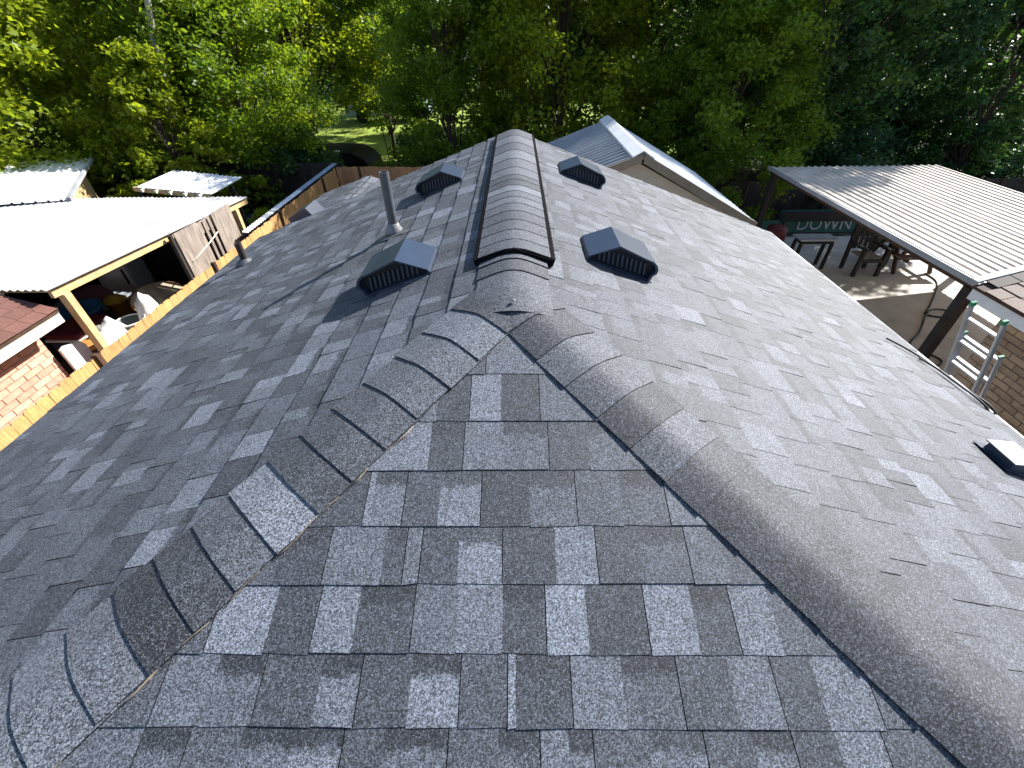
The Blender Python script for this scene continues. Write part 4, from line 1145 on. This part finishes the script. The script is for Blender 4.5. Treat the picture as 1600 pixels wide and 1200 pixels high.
text_obj('DOWN', (7.95, 10.90, .10), .46, 'appliance', bn)
shade_board = thing('board', 'dark board lying along the upper half of the green banner', 'board', (8.4, 10.7, 0))  # added plank, a dark strip for the shade above the letters
barobj('plank', (7.35, 10.78, .50), (9.9, 10.78, .50), .03, .26, 'dark_wood', shade_board)
for x in (7.5, 9.6): barobj('leg', (x, 10.81, .012), (x, 10.81, .5), .05, .03, 'dark_wood', shade_board)
bn2 = thing('banner', 'low green sign with small white marks beside the red barrel', 'banner', (6.6, 10.5, 0))
MB().prism([(5.6, .02), (7.2, .02), (7.2, .5), (5.6, .5)], (0, 10.45, 0), (1, 0, 0), (0, .2, .98), (0, 1, 0), .015).build('panel', 'banner', bn2)
text_obj('LIP', (6.3, 10.45, .2), .2, 'white_plastic', bn2)

# ---- black car, pale house, poles beyond the fence
ca = thing('parked_car', 'black car parked on the grass beyond the back fence', 'car', (-7.3, 16.3, 0))
prof = [(-2.1, .30), (2.1, .30), (2.15, .6), (2.1, .82), (1.9, 1.05), (1.55, 1.24), (-.3, 1.28), (-1.0, .98), (-1.95, .85), (-2.15, .6)]
MB().prism(prof, (-7.35, 15.6, 0), (1, 0, 0), (0, 0, 1), (0, 1, 0), 1.75).build('body', 'car_black', ca, bevel=.05)
for a in ([(1.7, .88), (1.5, 1.16), (.75, 1.2), (.75, .88)], [(.68, .88), (.68, 1.2), (-.2, 1.2), (-.75, .92)]):
    MB().prism(a, (-7.35, 15.585, 0), (1, 0, 0), (0, 0, 1), (0, 1, 0), .02).build('window', 'glass', ca)
for x in (-1.3, 1.35):
    w = MB(); n = 18; w.prism([(x + .36 * math.cos(2 * math.pi * k / n), .36 + .36 * math.sin(2 * math.pi * k / n)) for k in range(n)], (-7.35, 15.56, 0), (1, 0, 0), (0, 0, 1), (0, 1, 0), .22); wo = w.build('wheel', 'rubber', ca)
    w = MB(); w.prism([(x + .2 * math.cos(2 * math.pi * k / n), .36 + .2 * math.sin(2 * math.pi * k / n)) for k in range(n)], (-7.35, 15.545, 0), (1, 0, 0), (0, 0, 1), (0, 1, 0), .02); w.build('rim', 'alu', wo)
MB().prism([(1.93, .7), (2.11, .64), (2.08, .8), (1.96, .86)], (-7.35, 15.585, 0), (1, 0, 0), (0, 0, 1), (0, 1, 0), .02).build('tail_light', 'red', ca)
MB().lathe([(.11, 0), (.12, .02), (.0001, .05)], (-6.35, 15.7, 1.27), 14).build('roof_pod', 'white_plastic', ca, smooth=True)
vn = thing('parked_van', 'pale blue van glimpsed through the branches beyond the lawn', 'van', (-8, 31, 0))
prof = [(-2.6, .35), (2.6, .35), (2.65, 1.0), (1.9, 1.15), (1.3, 1.95), (-2.55, 2.0)]
MB().prism(prof, (-8.0, 30.2, 0), (1, 0, 0), (0, 0, 1), (0, 1, 0), 1.9).build('body', 'pale_blue', vn, bevel=.06)
for a in ([(1.75, 1.2), (1.25, 1.85), (.5, 1.85), (.5, 1.2)], [(.35, 1.2), (.35, 1.85), (-.9, 1.85), (-.9, 1.2)], [(-1.05, 1.2), (-1.05, 1.85), (-2.3, 1.85), (-2.3, 1.2)]):
    MB().prism(a, (-8.0, 30.185, 0), (1, 0, 0), (0, 0, 1), (0, 1, 0), .02).build('window', 'glass', vn)
for x in (-1.6, 1.65):
    w = MB(); w.prism([(x + .36 * math.cos(2 * math.pi * k / 18), .36 + .36 * math.sin(2 * math.pi * k / 18)) for k in range(18)], (-8.0, 30.17, 0), (1, 0, 0), (0, 0, 1), (0, 1, 0), .22); w.build('wheel', 'rubber', vn)
po = thing('utility_pole', 'pale weathered leaning pole rising out of the bright leaves at the upper left', 'pole', (-9.4, 11.3, 0))
MB().tube([(-9.4, 11.3, 0), (-8.28, 11.3, 4.65), (-6.6, 11.3, 9.6)], [.09, .068, .055], 10).build('pole_shaft', 'pole', po, smooth=True)
barobj('crossarm', (-7.4, 11.3, 9.2), (-6.0, 11.3, 8.9), .08, .08, 'dark_wood', po)
tpole = MB().tube([(-5.42, 19.2, 0), (-5.6, 19.2, 2.6)], .022, 6).build('thin_post', 'rubber', None)
tag(tpole, 'thin dark post standing on the bright lawn', 'post')

# ================================================================== trees
def leaf_cloud(centres, radii, n_per, size, aspect=.55, up=.5, seed=0, tone_c=None):
    g = np.random.default_rng(seed)
    centres = np.asarray(centres, float); k = len(centres)
    idx = np.repeat(np.arange(k), n_per)
    n = len(idx)
    p = g.normal(size=(n, 3)); rad = np.asarray(radii)[idx][:, None]
    r = np.linalg.norm(p, axis=1, keepdims=True)
    p = p / r * np.minimum(r, 1.9) * rad * np.array([.62, .62, .42])
    P = centres[idx] + p
    d = g.normal(size=(n, 3)); d[:, 2] = d[:, 2] * .6 - .25; d /= np.linalg.norm(d, axis=1, keepdims=True)
    nn = g.normal(size=(n, 3)); nn[:, 2] = np.abs(nn[:, 2]) + up; s = np.cross(d, nn); s /= np.linalg.norm(s, axis=1, keepdims=True)
    nn = np.cross(s, d)
    L = size * g.uniform(.65, 1.35, size=(n, 1)); Wd = L * aspect
    b = P - d * L * .5; t = P + d * L * .5; m = P - d * L * .05 + nn * L * .07
    V = np.stack([b, m + s * Wd * .5, t, m - s * Wd * .5], 1).reshape(-1, 3)
    tc = (tone_c if tone_c is not None else g.uniform(0, 1, k))[idx]
    tone = np.clip(.25 + .5 * tc + g.normal(0, .22, n), 0, 1)
    return V, tone

def leaf_mesh(name, V, tone, mat, parent):
    n = len(V) // 4
    me = bpy.data.meshes.new(name)
    me.vertices.add(4 * n); me.vertices.foreach_set('co', V.astype(np.float32).ravel())
    me.loops.add(4 * n); me.loops.foreach_set('vertex_index', np.arange(4 * n, dtype=np.int32))
    me.polygons.add(n); me.polygons.foreach_set('loop_start', np.arange(0, 4 * n, 4, dtype=np.int32))
    try: me.polygons.foreach_set('loop_total', np.full(n, 4, np.int32))
    except Exception: pass
    me.update(calc_edges=True)
    at = me.color_attributes.new('shade', 'FLOAT_COLOR', 'CORNER')
    c = np.ones((4 * n, 4), np.float32); c[:, 0] = np.repeat(tone, 4); c[:, 1] = 0; c[:, 2] = 0
    at.data.foreach_set('color', c.ravel())
    return link(name, me, mat, parent)

def tree(label, x, y, h, r, base, mat, leaves=14000, size=.15, seed=0, trunk_r=None, bark='bark', group='trees around the yards', lean=(0, 0), low=None, squash=1.0, name='broadleaf_tree', bare=0):
    g = np.random.default_rng(seed + 100)
    t = thing(name, label, 'tree', (x, y, 0), group)
    trunk_r = trunk_r or h * .018
    top = Vector((x + lean[0], y + lean[1], h * .82))
    trunk_r *= .8
    tp = [Vector((x, y, 0))]
    for k in range(1, 6):
        f = k / 5; tp.append(Vector((x + lean[0] * f + g.uniform(-.12, .12), y + lean[1] * f + g.uniform(-.12, .12), h * .82 * f)))
    mbk = MB(); mbk.tube(tp, [trunk_r * (1.25 if k == 0 else 1 - .16 * k) for k in range(6)], 9)
    mbk.build('trunk', bark, t, smooth=True)
    # lobes of the crown on limbs, then clumps round each lobe
    nl = int(22 + r * 6)
    lob = []
    limb = MB()
    for i in range(nl):
        a = 2.399 * i + g.uniform(-.4, .4); zf = (i + .5) / nl
        zz = base + (h - base) * (zf ** .85)
        env = math.sin(math.pi * min(1, (.18 + .82 * zf)) ** .9) ** .7 if zf < .97 else .3
        rr = r * env * g.uniform(.45, .95) * squash
        c = Vector((x + lean[0] * zf + rr * math.cos(a), y + lean[1] * zf + rr * math.sin(a), zz + g.uniform(-.3, .3)))
        lob.append((c, g.uniform(.24, .38) * r))
        s = tp[min(5, max(1, int(zf * 4.2)))]
        m = (s + c) / 2 + Vector((0, 0, .18 * rr))
        limb.tube([s, m, c], [trunk_r * .30, trunk_r * .17, trunk_r * .06], 5, cap=False)
    lo = limb.build('limbs', bark, t, smooth=True)
    C, R, TN = [], [], []
    per = max(5, int(leaves / nl / 110))
    for c, lr in lob:
        tn = g.uniform(.1, .9)
        for k in range(per):
            v = g.normal(size=3); v /= np.linalg.norm(v)
            C.append(np.array(c) + v * lr * g.uniform(.55, 1.25) * np.array([1, 1, .75])); R.append(lr * g.uniform(.30, .55)); TN.append(np.clip(tn + g.normal(0, .2), 0, 1))
    V, tone = leaf_cloud(C, R, max(20, int(leaves / len(C))), size, seed=seed + 7, tone_c=np.array(TN))
    V = V - np.array([0, 0, 0]); keep = V[:, 2].reshape(-1, 4).min(1) > .05
    V = V.reshape(-1, 4, 3)[keep].reshape(-1, 3); tone = tone[keep]
    leaf_mesh('crown', V, tone, mat, t)
    return t

def bush(label, x, y, h, r, mat, leaves=4000, size=.13, seed=0, name='bush', group='bushes under the trees'):
    g = np.random.default_rng(seed + 900)
    t = thing(name, label, 'bush', (x, y, 0), group)
    n = int(14 + r * 10); C, R = [], []
    st = MB()
    for i in range(n):
        a = 2.399 * i; f = (i + .5) / n; rr = r * math.sqrt(f) * g.uniform(.7, 1)
        c = np.array([x + rr * math.cos(a), y + rr * math.sin(a), h * (1 - .55 * f * f) * g.uniform(.45, .95)]); C.append(c); R.append(g.uniform(.25, .42) * max(.5, r * .6))
        if i % 3 == 0: st.tube([(x, y, 0), (c[0] * .5 + x * .5, c[1] * .5 + y * .5, c[2] * .6), tuple(c)], [.03, .02, .008], 5, cap=False)
    st.build('stems', 'bark', t)
    V, tone = leaf_cloud(C, R, int(leaves / n), size, seed=seed)
    keep = V[:, 2].reshape(-1, 4).min(1) > .02
    leaf_mesh('leaves', V.reshape(-1, 4, 3)[keep].reshape(-1, 3), tone[keep], mat, t)
    return t

# left side, side lit by the sun
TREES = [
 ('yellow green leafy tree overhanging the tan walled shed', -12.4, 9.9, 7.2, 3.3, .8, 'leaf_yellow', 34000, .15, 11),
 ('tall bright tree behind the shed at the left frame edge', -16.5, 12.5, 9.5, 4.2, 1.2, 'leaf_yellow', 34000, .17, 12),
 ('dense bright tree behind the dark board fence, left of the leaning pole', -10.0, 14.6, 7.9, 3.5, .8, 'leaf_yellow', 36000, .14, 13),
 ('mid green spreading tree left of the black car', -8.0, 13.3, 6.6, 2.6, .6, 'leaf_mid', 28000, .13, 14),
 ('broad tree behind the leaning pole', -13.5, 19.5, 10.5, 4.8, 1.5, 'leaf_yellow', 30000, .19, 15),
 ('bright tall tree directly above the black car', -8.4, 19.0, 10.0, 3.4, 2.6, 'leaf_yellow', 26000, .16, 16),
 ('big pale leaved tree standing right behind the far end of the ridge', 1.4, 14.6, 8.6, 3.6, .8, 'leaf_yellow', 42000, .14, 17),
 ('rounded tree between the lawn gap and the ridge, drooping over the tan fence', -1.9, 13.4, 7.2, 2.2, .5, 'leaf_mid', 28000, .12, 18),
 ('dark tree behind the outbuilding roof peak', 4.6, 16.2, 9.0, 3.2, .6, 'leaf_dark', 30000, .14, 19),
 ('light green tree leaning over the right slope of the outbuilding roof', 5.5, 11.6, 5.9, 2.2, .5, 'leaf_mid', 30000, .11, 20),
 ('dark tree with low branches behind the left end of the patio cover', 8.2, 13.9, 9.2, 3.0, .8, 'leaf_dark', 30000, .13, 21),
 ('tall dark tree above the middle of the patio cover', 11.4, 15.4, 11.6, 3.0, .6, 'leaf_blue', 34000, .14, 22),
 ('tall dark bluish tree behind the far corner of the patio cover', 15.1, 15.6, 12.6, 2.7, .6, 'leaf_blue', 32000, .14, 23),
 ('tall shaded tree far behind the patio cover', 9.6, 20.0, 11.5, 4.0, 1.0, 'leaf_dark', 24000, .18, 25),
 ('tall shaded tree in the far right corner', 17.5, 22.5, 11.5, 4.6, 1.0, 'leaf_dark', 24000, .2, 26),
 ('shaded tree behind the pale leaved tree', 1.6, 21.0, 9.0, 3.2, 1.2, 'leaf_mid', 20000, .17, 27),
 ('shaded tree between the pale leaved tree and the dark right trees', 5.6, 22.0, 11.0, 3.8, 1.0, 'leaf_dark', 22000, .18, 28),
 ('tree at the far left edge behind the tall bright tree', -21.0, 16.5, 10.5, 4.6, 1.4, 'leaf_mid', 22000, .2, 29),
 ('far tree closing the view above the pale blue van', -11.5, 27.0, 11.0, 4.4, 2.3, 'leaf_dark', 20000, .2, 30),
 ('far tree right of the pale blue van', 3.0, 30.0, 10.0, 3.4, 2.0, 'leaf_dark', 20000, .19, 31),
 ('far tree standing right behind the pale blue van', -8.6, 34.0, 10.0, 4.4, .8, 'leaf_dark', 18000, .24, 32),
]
for a in TREES:
    tree(a[0], *a[1:6], a[6], leaves=int(a[7] * 1.25), size=a[8], seed=a[9])
bush('leafy green bush between carport and tarp', -6.4, 9.6, 1.1, .75, 'leaf_yellow', 3500, .13, 41)
bush('green bush hanging over the tan back fence left of the ridge', -1.9, 11.7, 2.3, 1.0, 'leaf_mid', 6000, .11, 42)
bush('dark bush behind the black car', -3.4, 17.5, 1.9, 1.3, 'leaf_dark', 5000, .13, 43)
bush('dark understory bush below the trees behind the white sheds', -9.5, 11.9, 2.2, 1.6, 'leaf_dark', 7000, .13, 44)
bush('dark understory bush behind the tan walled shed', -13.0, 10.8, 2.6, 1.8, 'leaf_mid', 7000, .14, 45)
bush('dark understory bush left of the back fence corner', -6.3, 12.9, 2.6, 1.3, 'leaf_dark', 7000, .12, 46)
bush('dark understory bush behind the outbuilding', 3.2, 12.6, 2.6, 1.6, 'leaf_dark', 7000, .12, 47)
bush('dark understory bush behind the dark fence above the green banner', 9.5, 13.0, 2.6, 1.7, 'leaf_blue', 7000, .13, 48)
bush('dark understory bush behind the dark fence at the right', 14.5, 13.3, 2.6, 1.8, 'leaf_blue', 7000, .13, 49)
tree('young bright tree hiding the foot of the leaning pole', -8.5, 10.5, 4.35, 1.35, .4, 'leaf_yellow', leaves=17000, size=.12, seed=51)
tree('slender tree with branches hanging over the far edge of the lawn gap', -5.5, 20.6, 6.2, 2.0, 1.5, 'leaf_mid', leaves=16000, size=.14, seed=60)
tree('dark tree with low branches hiding the side of the pale blue van', -7.0, 26.5, 8.0, 2.6, 1.1, 'leaf_dark', leaves=16000, size=.17, seed=56)
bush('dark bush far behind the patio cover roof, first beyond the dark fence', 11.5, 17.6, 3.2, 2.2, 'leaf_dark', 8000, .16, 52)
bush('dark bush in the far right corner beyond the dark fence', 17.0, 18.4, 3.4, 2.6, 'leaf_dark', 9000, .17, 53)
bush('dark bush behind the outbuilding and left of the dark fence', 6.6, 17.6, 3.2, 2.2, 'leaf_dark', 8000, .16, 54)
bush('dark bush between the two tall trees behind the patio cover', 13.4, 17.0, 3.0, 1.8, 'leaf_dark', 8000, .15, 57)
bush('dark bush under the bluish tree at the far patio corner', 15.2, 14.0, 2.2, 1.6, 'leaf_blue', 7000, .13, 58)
tree('leafy dark sapling at the far side of the patio behind the picnic table', 13.6, 13.2, 6.6, 1.6, .5, 'leaf_dark', leaves=20000, size=.12, seed=59)  # added sun blocker, keeps the far end of the patio dark
bush('bright bush at the lawn edge right of the thin post', -.2, 17.8, 2.8, 1.8, 'leaf_mid', 8000, .14, 55)
# far wood that reads as one mass
g = np.random.default_rng(77)
C, R = [], []
for i in range(900):
    a = g.uniform(-1.05, 1.05); dist = g.uniform(46, 58)
    C.append((dist * math.sin(a), dist * math.cos(a) - 2, g.uniform(.5, 10.5) * g.uniform(.75, 1))); R.append(g.uniform(1.2, 2.4))
V, tone = leaf_cloud(C, R, 90, .5, seed=78)
w_ = leaf_mesh('far_woods', V, tone, 'leaf_dark', None); w_['kind'] = 'stuff'
